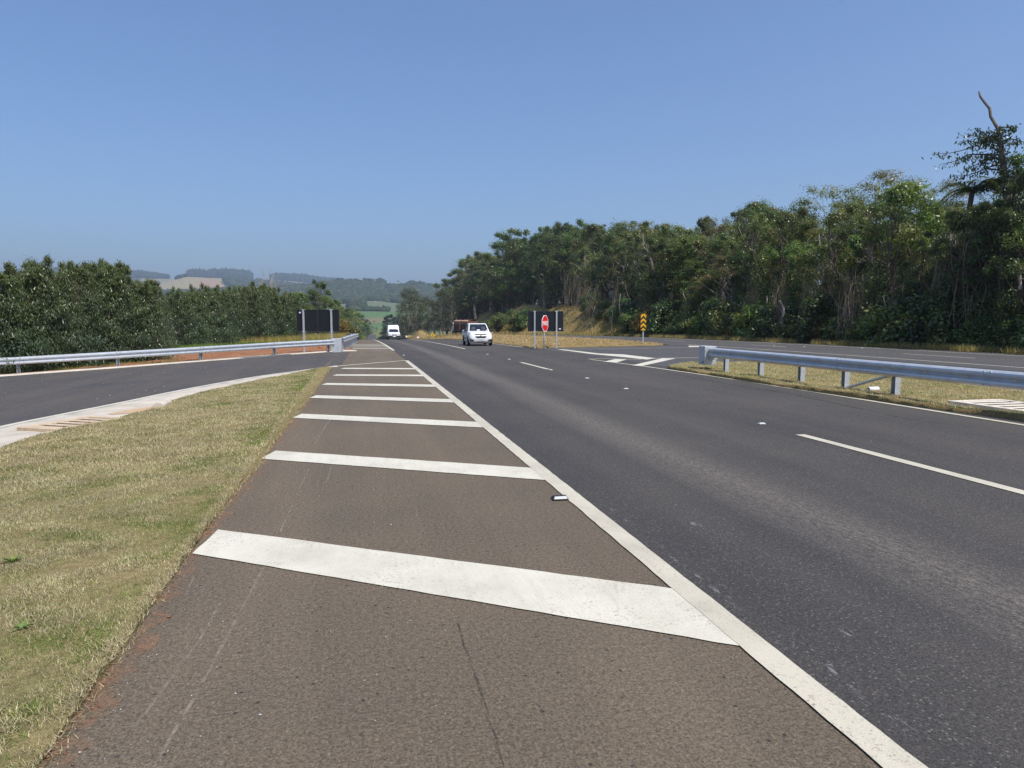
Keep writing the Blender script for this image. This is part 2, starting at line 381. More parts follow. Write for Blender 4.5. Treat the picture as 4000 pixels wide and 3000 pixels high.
# ------------------------------------------------------------------ GROUND (one sheet to the horizon)
rng = np.random.default_rng(7)
azs = np.concatenate([np.arange(-180, -44, 4), np.arange(-44, -15.6, .28), np.arange(-15.6, 8, .11), np.arange(8, 66, .28), np.arange(66, 180, 4)])
rs = [0.6]
while rs[-1] < 16000: rs.append(rs[-1] * (1.032 if rs[-1] < 30 else 1.02 if rs[-1] < 600 else 1.022))
rs = np.array(rs)
A, Rr = np.meshgrid(np.radians(azs), rs)
GX, GY = Rr * np.sin(A), Rr * np.cos(A)
GZ = land(GX.ravel(), GY.ravel()).reshape(GX.shape)
px_col = 2000 + FPX * np.tan(np.clip(A - YAW, -1.05, 1.05))
low = .10 + .25 * sstep(GY, 150, 400) * (Rr < 1000)       # sits below the road sheets
GZ = GZ - np.where(Rr < 1000, low, 0)
def cover(X, Y, r, col):
    n = len(X); c = np.zeros((n, 3)); c[:] = (.13, .10, .05)
    far_ = (r > 1200); wob = np.sin(r * .021) * 9 + np.sin(r * .057 + 2) * 5; col = col + far_ * wob
    r0 = r; r = r + far_ * (14 * np.sin(col * .09) + 9 * np.sin(col * .23 + 1))
    def put(mask, rgb): c[mask] = rgb
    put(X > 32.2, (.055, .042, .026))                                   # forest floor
    bank = (X > 32) & (Y > 92) & (Y < 340) & (X < 47); put(bank, (.34, .255, .13))
    put((X < -1.2) & (Y > 20) & (Y < 130), (.33, .135, .062))
    put((X < -2) & (Y >= 62) & (Y < 130), (.33, .20, .09))
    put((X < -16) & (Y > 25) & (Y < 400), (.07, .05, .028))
    put((X < -1) & (Y >= 92) & (Y < 420), (.17, .135, .045))
    put((X > 11) & (X < 21) & (Y > 42) & (Y < 420), (.29, .21, .095))
    f = r > 420
    put(f & (Y > 0), (.15, .155, .05))
    put(f & (r > 950), (.085, .15, .055))                                # green field
    put(f & (r > 1010) & (r < 1120), (.17, .155, .08))
    put(f & (r > 1255), (.12, .145, .085))                               # pale cane field
    put(f & (r > 1580) & (r < 1615) & (np.sin(col * .11) > -.75), (.42, .34, .25))                    # farm track along the crest
    put(f & (r >= 1625), (.035, .055, .022))                             # wooded hill
    top = f & (r > 2330) & (col > 1500); put(top, (.10, .18, .05))
    put(f & (r > 2380) & (col > 1400) & (col < 1560), (.42, .33, .24))
    put(f & (r > 2440) & (r < 2700) & (col > 1560) & (col < 1640), (.33, .26, .18))
    put(f & (r > 2750), (.04, .06, .028))
    put(f & (r > 2800) & (col > 620) & (col < 885), (.30, .25, .14))     # bare pasture hill
    scar = f & (r > 2850) & (col > 775) & (col < 878) & (r < 3130 - np.abs(col - 835) * 1.8); put(scar, (.33, .215, .145))
    put(f & (r > 3750) & (col > 560) & (col < 680), (.24, .22, .12))
    put(f & (r > 3750) & (col > 960) & (col < 1180) & (r < 4600), (.22, .20, .11))
    return c
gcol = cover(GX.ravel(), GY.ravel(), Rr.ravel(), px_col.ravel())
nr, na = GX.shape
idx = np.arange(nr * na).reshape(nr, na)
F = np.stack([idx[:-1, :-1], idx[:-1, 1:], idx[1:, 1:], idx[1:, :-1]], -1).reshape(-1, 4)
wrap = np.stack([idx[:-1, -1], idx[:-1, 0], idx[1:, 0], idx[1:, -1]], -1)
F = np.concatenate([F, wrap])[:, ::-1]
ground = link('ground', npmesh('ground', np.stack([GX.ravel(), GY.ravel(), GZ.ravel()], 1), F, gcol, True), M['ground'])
tag(ground, 'rolling ground of soil, pasture and fields reaching the hills', kind='structure')

# ------------------------------------------------------------------ sheets that follow the road surface
def strip(name, mat, ys, xl, xr, off, parent=None, nx=6, label=None, kind=None, drift=True):
    """a sheet between two edges given as functions of Y"""
    V, Fc = [], []
    for y in ys:
        a, b = xl(y), xr(y); d = float(cx(y)) if drift else 0
        for k in range(nx + 1):
            x = a + (b - a) * k / nx
            V.append((x + d, y, float(road(x, y)) + off + .12 * float(sstep(y, 250, 420))))
    n = nx + 1
    for i in range(len(ys) - 1):
        for k in range(nx): Fc.append((i * n + k, i * n + k + 1, (i + 1) * n + k + 1, (i + 1) * n + k))
    o = link(name, pymesh(name, V, Fc, True), mat, parent)
    return tag(o, label, kind=kind)
YS = [-14 + i * 2 for i in range(70)] + [130 + 10 * i for i in range(90)]
def K(v): return lambda y: v
main = strip('main_road', M['asphalt'], YS, K(2.0), K(10.78), 0.0, label='dark asphalt two-lane carriageway', kind='structure')
shoulder = strip('shoulder', M['shoulder'], [y for y in YS if y < 240], lambda y: float(np.interp(y, [27, 41, 70], [-1.22, -.55, .05])), K(2.0), 0.0, nx=3, label='brownish asphalt shoulder with painted hatching', kind='structure')
strip('far_shoulder', M['shoulder'], [y for y in YS if y >= 240], K(-1.0), K(2.0), 0.0, nx=2, label='asphalt shoulder of the road beyond the crest', kind='structure')
carr2 = strip('far_carriageway', M['asphalt2'], [y for y in YS if y < 400], K(21.3), K(31.6), .012, nx=4, label='second asphalt carriageway along the forest edge', kind='structure', drift=False)

def grid_poly(pts, step, off, jitter=0, skirt=0, hump=None):
    """fill a ground polygon with a fine triangulated sheet laid on the road surface"""
    import bmesh
    from mathutils.geometry import delaunay_2d_cdt
    P = []
    n = len(pts)
    for i in range(n):
        a, b = Vector(pts[i][:2]), Vector(pts[(i + 1) % n][:2]); m = max(1, int((b - a).length / step))
        for k in range(m):
            q = a.lerp(b, k / m)
            if jitter and k: q = q + Vector((random.uniform(-jitter, jitter), random.uniform(-jitter, jitter)))
            P.append(q)
    nb = len(P); xs = [p.x for p in P]; ys = [p.y for p in P]
    def inside(x, y):
        c = False; j = nb - 1
        for i in range(nb):
            if (P[i].y > y) != (P[j].y > y) and x < (P[j].x - P[i].x) * (y - P[i].y) / (P[j].y - P[i].y) + P[i].x: c = not c
            j = i
        return c
    inner = []
    x = min(xs) + step * .5
    while x < max(xs):
        y = min(ys) + step * .5
        while y < max(ys):
            if inside(x, y): inner.append(Vector((x, y)))
            y += step
        x += step
    r = delaunay_2d_cdt(P + inner, [], [list(range(nb))], 1, 1e-5)
    V = []
    for q in r[0]:
        z = float(road(q.x, q.y)) + off
        if hump: z += hump(q.x, q.y)
        V.append((q.x, q.y, z))
    Fc = [tuple(f) for f in r[2]]
    if skirt:
        k = len(V); bset = {}
        ec = {}
        for f in Fc:
            for i in range(len(f)):
                e = (f[i], f[(i + 1) % len(f)]); ec[frozenset(e)] = ec.get(frozenset(e), []) + [e]
        for es in ec.values():
            if len(es) == 1:
                a, b = es[0]
                for q in (a, b):
                    if q not in bset: bset[q] = len(V); V.append((V[q][0], V[q][1], V[q][2] - skirt))
                Fc.append((b, a, bset[a], bset[b]))
    return V, Fc
random.seed(4)
def sheet(name, mat, pts, off, step=1.0, parent=None, jitter=0, skirt=0, label=None, kind=None, hump=None, smooth=True):
    V, Fc = grid_poly(pts, step, off, jitter, skirt, hump)
    o = link(name, pymesh(name, V, Fc, smooth), mat, parent)
    return tag(o, label, kind=kind)
def upts(l): return [tuple(at(u, v)) for u, v in l]
def spline(pts, n):
    """smooth open curve through points (Catmull-Rom)"""
    P = [Vector(p[:2]) for p in pts]; out = []
    for i in range(len(P) - 1):
        p0, p1, p2, p3 = P[max(i - 1, 0)], P[i], P[i + 1], P[min(i + 2, len(P) - 1)]
        for k in range(n):
            t = k / n
            out.append(.5 * ((2 * p1) + (p2 - p0) * t + (2 * p0 - 5 * p1 + 4 * p2 - p3) * t * t + (3 * p1 - p0 - 3 * p2 + p3) * t ** 3))
    return out + [P[-1]]
near_line = spline([(-6.3, 4.0), (-6.5, 8.0), (-6.45, 11.5), (-6.18, 14.02), (-5.87, 15.13), (-5.23, 17.08), (-4.41, 19.85), (-3.11, 23.04), (-1.87, 24.94), (-.46, 26.98), (1.99, 29.85)], 5)
far_line = spline([(-24, 27.6), (-18, 29.3), (-13.52, 31.0), (-12.64, 31.6), (-10.07, 33.2), (-8.82, 34.3), (-7.17, 35.7), (-4.1, 38.2), (-.67, 40.3), (2.1, 41.1)], 5)
gut_in = spline([(-5.0, 4.0), (-5.05, 8.0), (-4.98, 11.18), (-4.85, 12.7), (-4.32, 14.19), (-3.98, 15.6), (-4.05, 16.7), (-3.44, 19.49), (-2.37, 22.51), (-.98, 26.5)], 5)
ramp_poly = [tuple(p) for p in near_line if p.x < -.9][:] + [(-.6, 27.2), (-.35, 41)] + [tuple(p) for p in far_line if p.x < -.6][::-1] + [(-26, 12), (-20, 4)]
# push the asphalt's near edge a little past its painted line, under the gutter
ramp_poly = [(x + (.22 if i < len([p for p in near_line if p.x < -.9]) else 0), y) for i, (x, y) in enumerate(ramp_poly)]
ramp = sheet('side_road', M['ramp'], ramp_poly, .006, 1.0, label='dark asphalt side road curving off behind the grass verge', kind='structure')
verge_poly = [(-1.19, -8), (-1.22, 2.9), (-1.25, 5.5), (-1.22, 7), (-1.17, 9), (-1.12, 13), (-1.05, 16), (-1.0, 22), (-.95, 26.3)] + [tuple(p) for p in gut_in][::-1] + [(-5, -8)]
verge = sheet('grass_verge', M['turf'], verge_poly, .035, .35, jitter=.03, skirt=.08, label='mown grass verge between shoulder and side road', kind='structure',
              hump=lambda x, y: .012 * math.sin(x * 1.7 + y * .6) * math.sin(y * .9) + .009 * math.sin(x * 7 + 3 * math.sin(y * 3)))
gut_poly = [(p.x + .02, p.y) for p in gut_in] + [(-.75, 26.9)] + [(p.x + .12, p.y - .02) for p in near_line if p.x < -.8][::-1]
gutter = sheet('gutter', M['concrete'], gut_poly, .022, .3, jitter=.01, skirt=.05, hump=lambda x, y: -.08 if (abs((x + 4.86) * .469 + (y - 13.66) * .883) < .62 and abs(-(x + 4.86) * .883 + (y - 13.66) * .469) < .32) else 0, label='pale concrete gutter edging the side road', kind='structure')
sheet('soil_stain', M['orange_stain'], [(-4.25, 14.9), (-4.0, 15.2), (-3.98, 15.6), (-4.06, 15.9), (-4.5, 15.6), (-4.75, 15.0), (-4.6, 14.75)], .027, .3, parent=gutter, jitter=.06)
# kerb behind the far line of the side road
kerb_pts = [(p.x, p.y + .12) for p in far_line if p.x < .2]
kerb_back = [(p.x - .25, p.y + .85) for p in far_line if p.x < .2][::-1]
sheet('kerb', M['kerb'], kerb_pts + kerb_back, .05, .8, jitter=.02, skirt=.1, label='pale concrete kerb strip under the guardrail', kind='structure')
soil_poly = [(p[0], p[1]) for p in kerb_back][::-1] + [(-.55, 48), (-.3, 58), (-1, 75), (-9, 75), (-16, 60), (-30, 45), (-30, 28)]
sheet('red_soil', M['redsoil'], soil_poly, .03, 1.0, jitter=.15, label='bare red earth behind the guardrail', kind='structure',
      hump=lambda x, y: .05 * math.sin(x * 2.1 + y) * math.sin(y * 1.6) + .03 * math.sin(5 * x) * math.sin(4.3 * y))
# crossover between the carriageways and its two grass islands
cross = sheet('crossover', M['asphalt2'], [(10.78, -10), (10.78, 43.6), (21.32, 46), (21.32, -10)], .006, 1.5, label='asphalt crossover joining the two carriageways', kind='structure')
isl1 = [(10.84, -8), (10.86, 9.6), (10.8, 10.7), (10.62, 12.5), (10.5, 15), (10.42, 17.6), (10.5, 20), (10.48, 21.8), (10.55, 22.9), (11.3, 24.0), (12.8, 25.0), (14.4, 25.4), (15.6, 24.6), (16.6, 21), (17.4, 15), (18, 8), (18, -8)]
i1 = sheet('median_grass', M['turf_dry'], isl1, .075, .3, jitter=.05, skirt=.12, label='dry turf island behind the near end of the guardrail', kind='structure',
           hump=lambda x, y: (.035 * math.sin(x * 1.3 + y * .7) * math.sin(y * .8) + .015 * math.sin(x * 6 + 2 * math.sin(y * 3))) if not (abs(x - 11.95) < .62 and abs(y - 10.6) < 1.15) else -.09)
isl2 = [(10.85, 41.9), (11.8, 43.2), (14, 43.7), (17, 44.2), (19.5, 44.8), (20.7, 45.8), (21.25, 48), (21.25, 62), (21.25, 120), (21, 210), (11.2, 210), (10.9, 120), (10.8, 70), (10.75, 52)]
i2 = sheet('median_grass', M['turf_dry'], isl2, .07, 1.1, jitter=.05, skirt=.15, label='dry grass island where the red octagonal sign stands', kind='structure',
           hump=lambda x, y: .22 * max(0, math.sin(max(0, min(1, (x - 10.8) / 10.4)) * math.pi)) * min(1, (y - 41.5) / 10) + .05 * math.sin(x * 1.9 + y) * math.sin(y * 1.1))

# ------------------------------------------------------------------ painted markings (parts of the road they lie on)
def band(name, pts, width, parent, mat, off=.006, step=.5, rag=.006):
    """a painted line of a given width along ground points"""
    P = [Vector(p[:2]) for p in pts]; Q = []
    for a, b in zip(P[:-1], P[1:]):
        m = max(1, int((b - a).length / step))
        Q += [a.lerp(b, k / m) for k in range(m)]
    Q.append(P[-1]); V, Fc = [], []
    for i, q in enumerate(Q):
        t = (Q[min(i + 1, len(Q) - 1)] - Q[max(i - 1, 0)]).normalized(); nrm = Vector((t.y, -t.x))
        for s in (-1, 1):
            e = q + nrm * s * (width / 2 + random.uniform(-rag, rag))
            V.append((e.x, e.y, float(road(e.x, e.y)) + off))
    Fc = [(2 * i, 2 * i + 1, 2 * i + 3, 2 * i + 2) for i in range(len(Q) - 1)]
    return link(name, pymesh(name, V, Fc), mat, parent)
def patch(name, poly, parent, mat, off=.006, step=.25, rag=.006):
    V, Fc = grid_poly(poly, step, off, rag, 0); return link(name, pymesh(name, V, Fc), mat, parent)
band('edge_line', [(2.0, -6), (2.0, 29.9)], .165, main, M['paint_line'], .009, .12, .004)
band('edge_line', [(2.03, 40.9), (2.03, 100)], .17, main, M['paint_line'], .009)
stripe_spec = [(-1.2, 5.41, -1.13, 6.0, 1.93, 3.22, 1.93, 4.03)]
for k in range(1, 7):
    yl, yr = [9.02, 12.72, 15.92, 19.05, 22.1, 25.15][k - 1], [7.15, 10.91, 14.38, 17.86, 21.3, 24.35][k - 1]
    xl = [-1.18, -1.12, -1.04, -.93, -.75, -.58][k - 1]
    stripe_spec.append((xl, yl, xl + .12, yl + .52, 1.93, yr, 1.93, yr + .64))
for (x0, y0, x1, y1, x2, y2, x3, y3) in stripe_spec:
    patch('hatch_stripe', [(x0, y0), (x2, y2), (x3, y3), (x1, y1)], shoulder, M['paint'], .007, .14, .005)
for k, y in enumerate((44.3, 47.8, 51.4, 55.0)):
    patch('hatch_stripe', [(-.35, y), (1.95, y - .35), (1.95, y + .4), (-.25, y + .75)], shoulder, M['paint'], .008, .5, .004)
band('edge_line', [tuple(p) for p in near_line], .17, ramp, M['paint'], .012)
band('edge_line', [tuple(p) for p in far_line], .12, ramp, M['paint'], .012)
for a, b in ((4.6, 9.25), (23.4, 27.6), (42.5, 104)):
    band('lane_line', [(6.38, a), (6.38, b)], .155, main, M['paint_line'], .007)
band('edge_line', [(10.48, -4), (10.48, 14), (10.42, 20), (10.2, 24), (9.75, 28.9)], .13, main, M['paint_line'], .008)
band('edge_line', [(10.5, 45), (10.5, 104)], .13, main, M['paint'], .008)
def cz(l): return [tuple(at(1700 / U + x / 2.212 / U, 750 / U + y / 2.212 / U)) for x, y in l]
patch('crossover_line', cz([(1055, 1362), (1110, 1362), (1420, 1398), (1620, 1405), (1900, 1438), (1830, 1450), (1560, 1422), (1350, 1402)]), cross, M['paint'], .014, .5)
band('crossover_line', cz([(1320, 1446), (1480, 1443), (1720, 1448), (1900, 1440), (2080, 1436), (2330, 1434), (2500, 1430)]), .16, cross, M['paint'], .0135)
patch('hatch_stripe', cz([(1455, 1469), (1560, 1477), (1655, 1450), (1555, 1446)]), cross, M['paint'], .014, .4)
patch('hatch_stripe', cz([(1700, 1501), (1780, 1508), (1960, 1468), (2080, 1440), (1960, 1440)]), cross, M['paint'], .015, .4)
band('crossover_line', cz([(1060, 1361), (1500, 1357), (1900, 1350), (2330, 1342)]), .13, cross, M['paint'], .0155)
patch('give_way_block', cz([(2190, 1330), (2330, 1333), (2340, 1341), (2190, 1341)]), cross, M['paint'], .017, .5)
band('edge_line', [(23.0, -4), (22.6, 46)], .13, carr2, M['paint'], .02)
band('edge_line', [(21.9, 49), (21.9, 150)], .12, carr2, M['paint'], .02)
band('edge_line', [(30.1, -4), (30.0, 150)], .13, carr2, M['paint'], .02)
for k in range(8): band('lane_line', [(26.4, 12 + k * 14), (26.4, 16.2 + k * 14)], .13, carr2, M['paint'], .02)

# faint scuffs, seam and wheel scratches on the shoulder
def scuffmat(name, col, lo, hi, sc_=(1, 1, 1), top=.42):
    t = NT(name); f = t.noise(7, 4, .75, t.coord(sc_)); t.set(Base_Color=col, Roughness=.9)
    tr = t.n('BsdfTransparent'); mx = t.n('MixShader'); t.l(t.ramp(f, [(lo, 0), (hi, top)]), mx.inputs[0])
    t.l(tr.outputs[0], mx.inputs[1]); t.l(t.b.outputs[0], mx.inputs[2]); t.l(mx.outputs[0], t.out.inputs[0]); return t.m
M['scuff'] = scuffmat('pale_scuff', (.36, .30, .235), .40, .64, top=.5); M['seam'] = scuffmat('dark_seam', (.02, .02, .021), .40, .55)
M['soilsmear'] = scuffmat('soil_smear', (.36, .185, .10), .42, .72, top=.5); M['scuffwhite'] = scuffmat('chalky_scuff', (.42, .42, .42), .5, .68, (3, 1, 3))
for l, w in (([(570, 1226), (520, 1320), (452, 1450), (390, 1560), (332, 1659)], .016), ([(420, 1245), (395, 1300)], .012), ([(476, 1300), (440, 1370), (360, 1480), (290, 1575)], .014),
             ([(632, 1092), (605, 1150)], .012), ([(668, 1012), (640, 1070)], .012), ([(740, 872), (700, 925), (680, 960)], .02), ([(716, 1010), (705, 1045)], .012)):
    band('scuff_mark', upts(l), w, shoulder, M['scuff'], .003, .1, .003)
band('seam', upts([(985, 1330), (1005, 1400), (1045, 1510), (1090, 1659)]), .009, shoulder, M['seam'], .003, .1, .006)
band('soil_smear', [(-1.16, 1.5), (-1.18, 3.5), (-1.19, 6), (-1.14, 9), (-1.05, 12), (-1.0, 16), (-.95, 24)], .13, shoulder, M['soilsmear'], .003, .12, .06)
for k in range(12):
    y = 2.3 + .32 * k + random.uniform(-.1, .1); x = 2.16 + random.uniform(0, .06)
    if k in (3, 9, 12): x += random.uniform(.2, .9)
    band('scuff_mark', [(x, y), (x + .02, y + random.uniform(.1, .22))], random.uniform(.03, .07), main, M['scuffwhite'], .003, .04, .015)
band('tyre_mark', upts([(1420, 800), (1560, 828), (1720, 853), (1960, 905), (2100, 925)]), .07, main, M['seam'], .003, .3, .02)
for k in range(3): band('tyre_mark', upts([(1240 + 60 * k, 800 - 3 * k), (1300 + 55 * k, 790 - 4 * k), (1370 + 40 * k, 778 - 3 * k)]), .05, main, M['seam'], .003, .3, .02)

# ------------------------------------------------------------------ guardrails
def wbeam_profile(): return [(0, 0), (.03, .012), (.075, .04), (.083, .075), (.075, .11), (.02, .14), (.012, .156), (.02, .172), (.075, .202), (.083, .237), (.075, .272), (.03, .30), (0, .312)]
def beam(parent, a, b, z0a, z0b, side):
    """one W-beam length from a to b; side = +1 bulges to the right of a->b"""
    a, b = Vector(a), Vector(b); t = (b - a).normalized(); nrm = Vector((t.y, -t.x)) * side
    a2, b2 = a - t * .05, b + t * .05
    pr = wbeam_profile(); V = []
    for (q, z0, o) in ((a2, z0a, .004), (b2, z0b, 0)):
        for back in (0, .004):
            for d, h in pr:
                e = q + nrm * (d + o - back); V.append((e.x, e.y, z0 + h))
    n = len(pr); Fc = []
    for k in range(n - 1):
        Fc += [(k, k + 1, 2 * n + k + 1, 2 * n + k), (n + k, 3 * n + k, 3 * n + k + 1, n + k + 1)]
    for s0 in (0, 2 * n):
        Fc += [(s0 + k, s0 + n + k, s0 + n + k + 1, s0 + k + 1) for k in range(n - 1)]
    Fc += [(0, 2 * n, 3 * n, n), (n - 1, 2 * n - 1, 4 * n - 1, 3 * n - 1)]
    me = pymesh('rail_beam', V, Fc); o = link('rail_beam', me, M['galv'], parent)
    import bmesh
    bm = bmesh.new(); bm.from_mesh(me); bmesh.ops.recalc_face_normals(bm, faces=bm.faces); bm.to_mesh(me); bm.free()
    me.shade_auto_smooth(angle=R(50)) if hasattr(me, 'shade_auto_smooth') else None
    # splice bolts
    for q, s in ((a, 1), (b, -1)):
        for h in (.04, .10, .21, .275):
            e = q + t * s * .07 + nrm * (.075 if h in (.04, .275) else .062)
            bolt = MB(); zc = (z0a if s == 1 else z0b) + h
            bolt.tube([e, e + nrm * .03], .014, 6) if False else bolt.box((e.x, e.y, zc), (.03, .03, .03), math.atan2(t.y, t.x))
            bolt.build('bolt', M['galv_post'], o)
    return o
def post(parent, q, t, ground, top, side):
    """C-section post with the spacer block behind the beam"""
    rz = math.atan2(t.y, t.x); nrm = Vector((t.y, -t.x)) * side
    m = MB(); h = top - ground + .25; zc = (top + ground - .25) / 2; c = q - nrm * .10
    m.box((c.x + t.x * .055, c.y + t.y * .055, zc), (.012, .13, h), rz); m.box((c.x - t.x * .055, c.y - t.y * .055, zc), (.012, .13, h), rz)
    w = c - nrm * .058; m.box((w.x, w.y, zc), (.098, .012, h), rz)
    o = m.build('post', M['galv_post'], parent)
    s = q - nrm * .018
    MB().box((s.x, s.y, top - .16), (.09, .036, .20), rz).build('spacer_block', M['galv_post'], o)
    return o
def guardrail(name, pts, posts, side, height, label, refl=True):
    P = [Vector(p) for p in pts]
    root = empty(name, (P[0].x, P[0].y, float(road(P[0].x, P[0].y))), 0, label, 'guardrail')
    inv = Matrix.Translation(-Vector(root.location))
    kids = []
    for a, b in zip(P[:-1], P[1:]):
        kids.append(beam(root, a, b, float(road(a.x, a.y)) + height - .312, float(road(b.x, b.y)) + height - .312, side))
        t = (b - a).normalized(); nrm = Vector((t.y, -t.x)) * side
        if refl:
            m = max(1, int((b - a).length / 1.0))
            for k in range(m):
                q = a.lerp(b, (k + .5) / m) + nrm * .022; z = float(road(q.x, q.y)) + height - .156
                kids.append(MB().box((q.x, q.y, z), (.06, .012, .035), math.atan2(t.y, t.x)).build('reflector', M['reflector'], root))
    for y in posts:
        i, f = int(y), y - int(y); i = min(i, len(P) - 2); f = y - i
        q = P[i].lerp(P[i + 1], f); t = (P[i + 1] - P[i]).normalized(); g = float(road(q.x, q.y))
        kids.append(post(root, q, t, g, g + height - .02, side))
    for k in root.children: k.matrix_parent_inverse = inv
    return root, inv
# near right rail: starts with a boxed end beside the crossover
rp = [(11.12, 20.9), (11.12, 18.2), (11.12, 16.3), (11.12, 14.6), (11.12, 10.6), (11.12, 6.6), (11.12, 2.6), (11.12, -1.4)]
rr, inv = guardrail('guardrail', rp, [.28, 1, 2, 3, 3.4, 4.4, 5.4, 6.4], 1, .80, 'galvanised guardrail on the dry turf island with a boxed end and diagonal brace')
g0 = 0.0
m = MB(); m.prism([(10.93, 21.0), (11.34, 21.0), (11.34, 21.42), (11.22, 21.6), (11.05, 21.6), (10.93, 21.42)], 2, .24, .84)
eb = m.build('end_box', M['galv_post'], rr, bevel=.012); eb.matrix_parent_inverse = inv; eb['label'] = 'grey steel impact box closing the end of the rail'
pl = MB().box((10.926, 21.12, .33), (.008, .09, .07)).build('maker_plate', M['black'], eb)
for dz in (-.012, .012):
    MB().box((10.921, 21.12, .33 + dz), (.004, .07, .012)).build('plate_marking', M['galv'], pl)
ho = MB().box((11.15, 20.86, .6), (.16, .3, .36)).build('end_bracket', M['galv_post'], rr, bevel=.01); ho.matrix_parent_inverse = inv
br = MB(); br.tube([(11.2, 14.55, .10), (11.2, 13.1, .52)], .035, 6); bo = br.build('brace', M['galv_post'], rr); bo.matrix_parent_inverse = inv
# rail round the side road and the one running on beside the carriageway
lp = [(-24.5, 28.6), (-20.8, 29.8), (-17.1, 30.9), (-13.4, 32.25), (-10.2, 33.9), (-7.17, 35.8), (-4.12, 38.05), (-1.25, 39.35)]
guardrail('guardrail', lp, [0, 1, 2, 3, 4, 5, 6, 6.92], 1, .70, 'galvanised guardrail curving along the side road in front of red earth', refl=False)
fp = [(-.78, 39.75), (-.66, 43.7), (-.5, 47.6), (-.36, 51.6), (-.22, 55.6), (-.08, 59.5), (.05, 63.4), (.05, 66.8), (-.35, 69.8), (-1.1, 72.2)]
guardrail('guardrail', fp, [k * .5 + .05 for k in range(0, 17)], 1, .78, 'galvanised guardrail with closely set posts running on beside the far hatching', refl=False)
cb = empty('guardrail_joint', (-1.0, 39.55, float(road(-1.0, 39.55))), 0, 'folded steel corner piece where two guardrails meet by the hatching', 'guardrail corner')
m = MB(); m.prism([(-.30, -.22), (.16, .0), (.26, .32), (.2, .34), (.08, .06), (-.3, -.15)], 2, -.1, .74); m.build('corner_plate', M['galv'], cb, bevel=.008)
MB().box((.02, .12, .32), (.1, .1, .84)).build('post', M['galv_post'], cb)

# ------------------------------------------------------------------ signs
def ground_at(x, y): return float(road(x, y))
def big_board(pa, pb, zb, zt, margin, label, sticker):
    """back of a large sign: dark board on two posts (posts on the camera's side)"""
    A, B = Vector(pa), Vector(pb); t = (B - A).normalized(); nrm = Vector((t.y, -t.x)); rz = math.atan2(t.y, t.x)
    c = (A + B) / 2; gz = ground_at(c.x, c.y); root = empty('sign_board', (c.x, c.y, gz), rz, label, 'road sign', None)
    L = (B - A).length; x0, x1 = -L / 2 - margin[0], L / 2 + margin[1]
    bd = MB().box(((x0 + x1) / 2, .06, (zb + zt) / 2), (x1 - x0, .02, zt - zb)).build('board', M['board_back'], root)
    fr = MB()
    for z in (zb, zt): fr.box(((x0 + x1) / 2, .055, z), (x1 - x0 + .03, .045, .03))
    for x in (x0, x1): fr.box((x, .055, (zb + zt) / 2), (.03, .045, zt - zb - .03))
    fr.build('board_frame', M['board_frame'], bd)
    MB().box(((x0 + x1) / 2, .045, (zb + zt) / 2), (.025, .014, zt - zb - .03)).build('board_joint', M['board_frame'], bd)
    MB().box((sticker[0], .048, sticker[1]), (.12, .008, .08)).build('maker_label', M['signwhite'], bd)
    for s in (-1, 1):
        p = MB(); p.prism([(s * L / 2 - .045, -.06), (s * L / 2 + .045, -.06), (s * L / 2 + .045, .035), (s * L / 2 - .045, .035)], 2, -.4, zt + .02)
        po = p.build('post', M['galv_post'], root, bevel=.012)
        for z in (zb, zt): MB().box((s * L / 2, 0, z), (.19, .11, .035)).build('clamp', M['galv'], po)
    return root
big_board((-2.86, 40.9), (-1.35, 40.35), 1.13, 2.33, (.42, .42), 'black back of a large road sign on two steel posts behind the guardrail', (-1.02, 2.18))
big_board((10.72, 42.6), (12.02, 42.25), 1.06, 2.28, (.42, .40), 'black back of a large road sign on two steel posts behind the red octagonal sign', (.88, 1.2))
# octagonal sign
root = empty('stop_sign', (10.92, 40.9, ground_at(10.92, 40.9)), R(52), 'red octagonal sign reading PARE on a steel post at the crossover', 'stop sign')
MB().tube([(0, .05, -.4), (0, .05, 1.9)], .04, 10).build('post', M['galv_post'], root, smooth=True)
def octo(r): return [(r * math.cos(R(22.5 + 45 * k)), r * math.sin(R(22.5 + 45 * k)) + 1.53) for k in range(8)]
pl = MB().prism(octo(.52), 1, -.012, .006).build('plate', M['signwhite'], root); MB().prism(octo(.475), 1, -.016, -.011).build('red_field', M['red'], pl)
cu = bpy.data.curves.new('lettering', 'FONT'); cu.body = 'PARE'; cu.size = .36; cu.align_x = 'CENTER'; cu.align_y = 'CENTER'; cu.extrude = .002; cu.offset = .008; cu.space_character = 1.02
tmp = bpy.data.objects.new('tmp', cu); COL.objects.link(tmp); bpy.context.view_layer.update()
me = bpy.data.meshes.new_from_object(tmp.evaluated_get(bpy.context.evaluated_depsgraph_get())); bpy.data.objects.remove(tmp)
o = link('lettering', me, M['signwhite'], pl); me.materials.clear(); me.materials.append(M['signwhite']); o.location = (0, -.019, 1.53); o.rotation_euler = (R(90), 0, 0)
